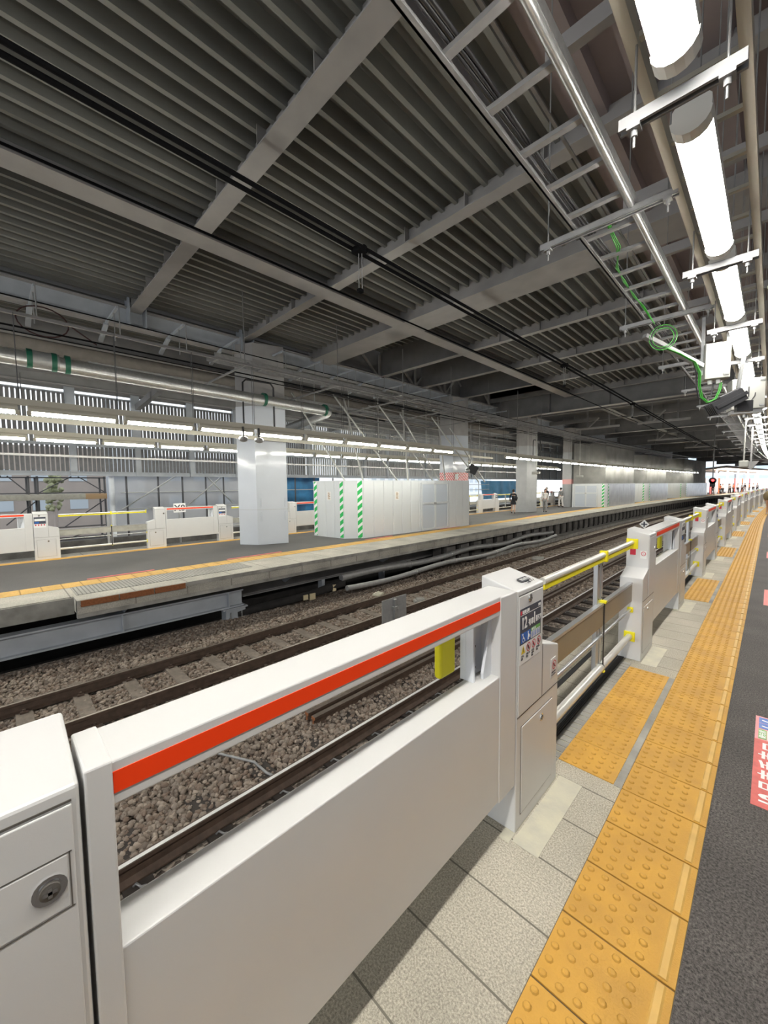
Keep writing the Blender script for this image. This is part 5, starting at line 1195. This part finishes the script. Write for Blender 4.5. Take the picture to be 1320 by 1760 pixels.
# ================================================================== PEOPLE
def skin_mesh(name, verts, edges, radii, m, parent, root=0, sub=2):
    me = bpy.data.meshes.new(name); me.from_pydata(verts, edges, []); me.materials.append(m)
    o = bpy.data.objects.new(name, me); COL.objects.link(o); o.parent = parent
    md = o.modifiers.new('skin', 'SKIN'); md.use_smooth_shade = True
    if not me.skin_vertices: me.skin_vertices.new()
    for i, r in enumerate(radii):
        me.skin_vertices[0].data[i].radius = (r, r) if not isinstance(r, tuple) else r
        me.skin_vertices[0].data[i].use_root = (i == root)
    s = o.modifiers.new('sub', 'SUBSURF'); s.levels = sub; s.render_levels = sub
    return o
def person(loc, rz, label, top, bottom, hair=M_hair, H=1.6, long_hair=False, skirt=False, lean=0.0, legs_bare=False, stride=0.18, group=None, head_tilt=0.0, shoes=M_cblack, arm=(0.0, 0.0)):
    t = thing('person', loc, label, 'person', group, rz); k = H/1.65
    def L(z, y): return y+lean*max(0, z-0.9)*1.0
    def P(x, y, z): return (x*k, (L(z, y))*k, z*k-(lean*lean*0.35*max(0, z-0.9))*k)
    # skeleton: 0 pelvis
    V = [P(0,0,0.93), P(0,0,1.10), P(0,-0.01,1.28), P(0,0,1.38), P(0,0.0,1.45), P(0,0.02,1.52), P(0,0.02,1.60),
         P(-0.09,0,0.88), P(-0.10,stride*0.5,0.48), P(-0.10,stride*0.4,0.09), P(-0.10,stride*0.4+0.13,0.04),
         P(0.09,0,0.88), P(0.10,-stride*0.3,0.48), P(0.10,-stride*0.9,0.09), P(0.10,-stride*0.9+0.13,0.04),
         P(-0.17,0,1.35), P(-0.23,0.0+arm[0]*0.3,1.10), P(-0.22,0.06+arm[0],0.88), P(-0.21,0.09+arm[0],0.78),
         P(0.17,0,1.35), P(0.23,0.0+arm[1]*0.3,1.10), P(0.22,0.06+arm[1],0.88), P(0.21,0.09+arm[1],0.78)]
    E = [(0,1),(1,2),(2,3),(3,4),(4,5),(5,6),(0,7),(7,8),(8,9),(9,10),(0,11),(11,12),(12,13),(13,14),(3,15),(15,16),(16,17),(17,18),(3,19),(19,20),(20,21),(21,22)]
    R = [0.12,0.11,0.12,0.09,0.045,0.075,0.06, 0.08,0.052,0.035,0.028, 0.08,0.052,0.035,0.028, 0.045,0.035,0.028,0.025, 0.045,0.035,0.028,0.025]
    body = skin_mesh('body', V, E, [r*k for r in R], M_skin, t)
    # clothing
    ti = [1,2,3,15,16,17,19,20,21]; ti0 = [0]+ti; mp = {v: i for i, v in enumerate(ti0)}
    te = [(a, c) for a, c in E if a in mp and c in mp]
    tr_ = {0:0.135,1:0.125,2:0.135,3:0.105,15:0.062,16:0.05,17:0.042,19:0.062,20:0.05,21:0.042}
    skin_mesh('top', [V[i] for i in ti0], [(mp[a], mp[c]) for a, c in te], [tr_[i]*k for i in ti0], top, t)
    if skirt:
        b = MB(); rings = [(1.0, 0.13), (0.85, 0.17), (0.62, 0.21)]; n = 16; vs = [(r*math.cos(2*PI*j/n)*k, r*0.8*math.sin(2*PI*j/n)*k, z*k) for z, r in rings for j in range(n)]
        b.add(vs, [(i*n+j, i*n+(j+1) % n, (i+1)*n+(j+1) % n, (i+1)*n+j) for i in range(2) for j in range(n)], 0, True); b.build('skirt', bottom, t)
    elif not legs_bare:
        li = [0,7,8,9,11,12,13]; mp = {v: i for i, v in enumerate(li)}; le = [(a, c) for a, c in E if a in mp and c in mp]
        lr = {0:0.135,7:0.10,8:0.075,9:0.065,11:0.10,12:0.075,13:0.065}
        skin_mesh('trousers', [V[i] for i in li], [(mp[a], mp[c]) for a, c in le], [lr[i]*k for i in li], bottom, t)
    for sx, iy in ((-1, 9), (1, 13)):
        f = V[iy]; MB().ball((f[0], f[1]+0.05*k, 0.045*k), 0.06*k, 0, 7, (0.8, 2.0, 0.75)).build('shoe', shoes, t)
    h = Vector(V[6]); b = MB(); b.ball((h.x, h.y-0.015*k, h.z+0.015*k), 0.105*k, 0, 9, (0.9, 1.0, 1.05))
    if long_hair: b.ball((h.x, h.y-0.07*k, h.z-0.10*k), 0.09*k, 0, 8, (1.0, 0.6, 1.6))
    b.build('hair', hair, t)
    b = MB(); b.ball((h.x, h.y+0.035*k, h.z-0.02*k), 0.085*k, 0, 8, (0.85, 0.9, 1.15)); b.ball((h.x, h.y+0.115*k, h.z-0.03*k), 0.015*k, 0, 5)
    fo = b.build('face', M_skin, t)
    b = MB()
    for sx in (-1, 1): b.ball((h.x+sx*0.03*k, h.y+0.108*k, h.z+0.0*k), 0.009*k, 0, 5)
    b.ball((h.x, h.y+0.108*k, h.z-0.065*k), 0.014*k, 0, 5, (1.5, 0.4, 0.5)); b.build('eyes_mouth', M_hair, fo)
    return t
p1 = person((-12.0, 24.2, FZ), math.radians(25), 'woman in black vest and skirt standing by the bare column, looking down', M_cblack, M_cblack, H=1.52, skirt=True, legs_bare=True, lean=0.12, arm=(0.15, 0.1))
MB().ball((0.16, -0.22, 1.0), 0.17, 0, 8, (0.7, 0.8, 1.0)).build('backpack', M_cblack, p1)
o = MB().ball((-0.1, 0.32, 0.80), 0.13, 0, 8, (0.7, 1.0, 0.8)).build('handbag', M_bag, p1)
person((-10.9, 26.6, FZ), math.radians(195), 'woman in white blouse and wide grey trousers walking on the far platform', M_cwhite, M_cgrey, long_hair=True, H=1.50, arm=(0.15, -0.12), stride=0.3)
person((-12.5, 30.8, FZ), math.radians(150), 'person in black with grey hair behind the woman in white', M_cblack, M_cgrey, hair=M_hairg, H=1.6)
person((-12.2, 32.9, FZ), math.radians(60), 'person in grey top and white trousers beside the grey column', M_cgrey, M_cwhite, H=1.55)
p = person((-0.05, 30.0, 0), math.radians(-10), 'stooping person in olive coat with bare legs on the near platform', M_colive, M_colive, H=1.45, lean=0.65, legs_bare=True, stride=0.3, shoes=M_cwhite)
MB().ball((0, 0.15, 0.98), 0.30, 0, 8, (0.95, 1.0, 1.05)).build('coat', M_colive, p)
cl = [(M_cblack, M_cgrey), (M_corange, M_cblack), (M_cwhite, M_cblack), (M_cgrey, M_cblack)]
for k in range(4):
    y = 79+k*3; p0 = person((-9.9+C(y)+0.3*(k % 2), y, FZ), 1.0+k, 'distant person waiting on the open part of the far platform', cl[k][0], cl[k][1], group='distant waiting people')
    for j in (1, 2):
        o = copy_tree(p0); y2 = y+j*11; o.location = (-10.1+C(y2), y2, FZ)
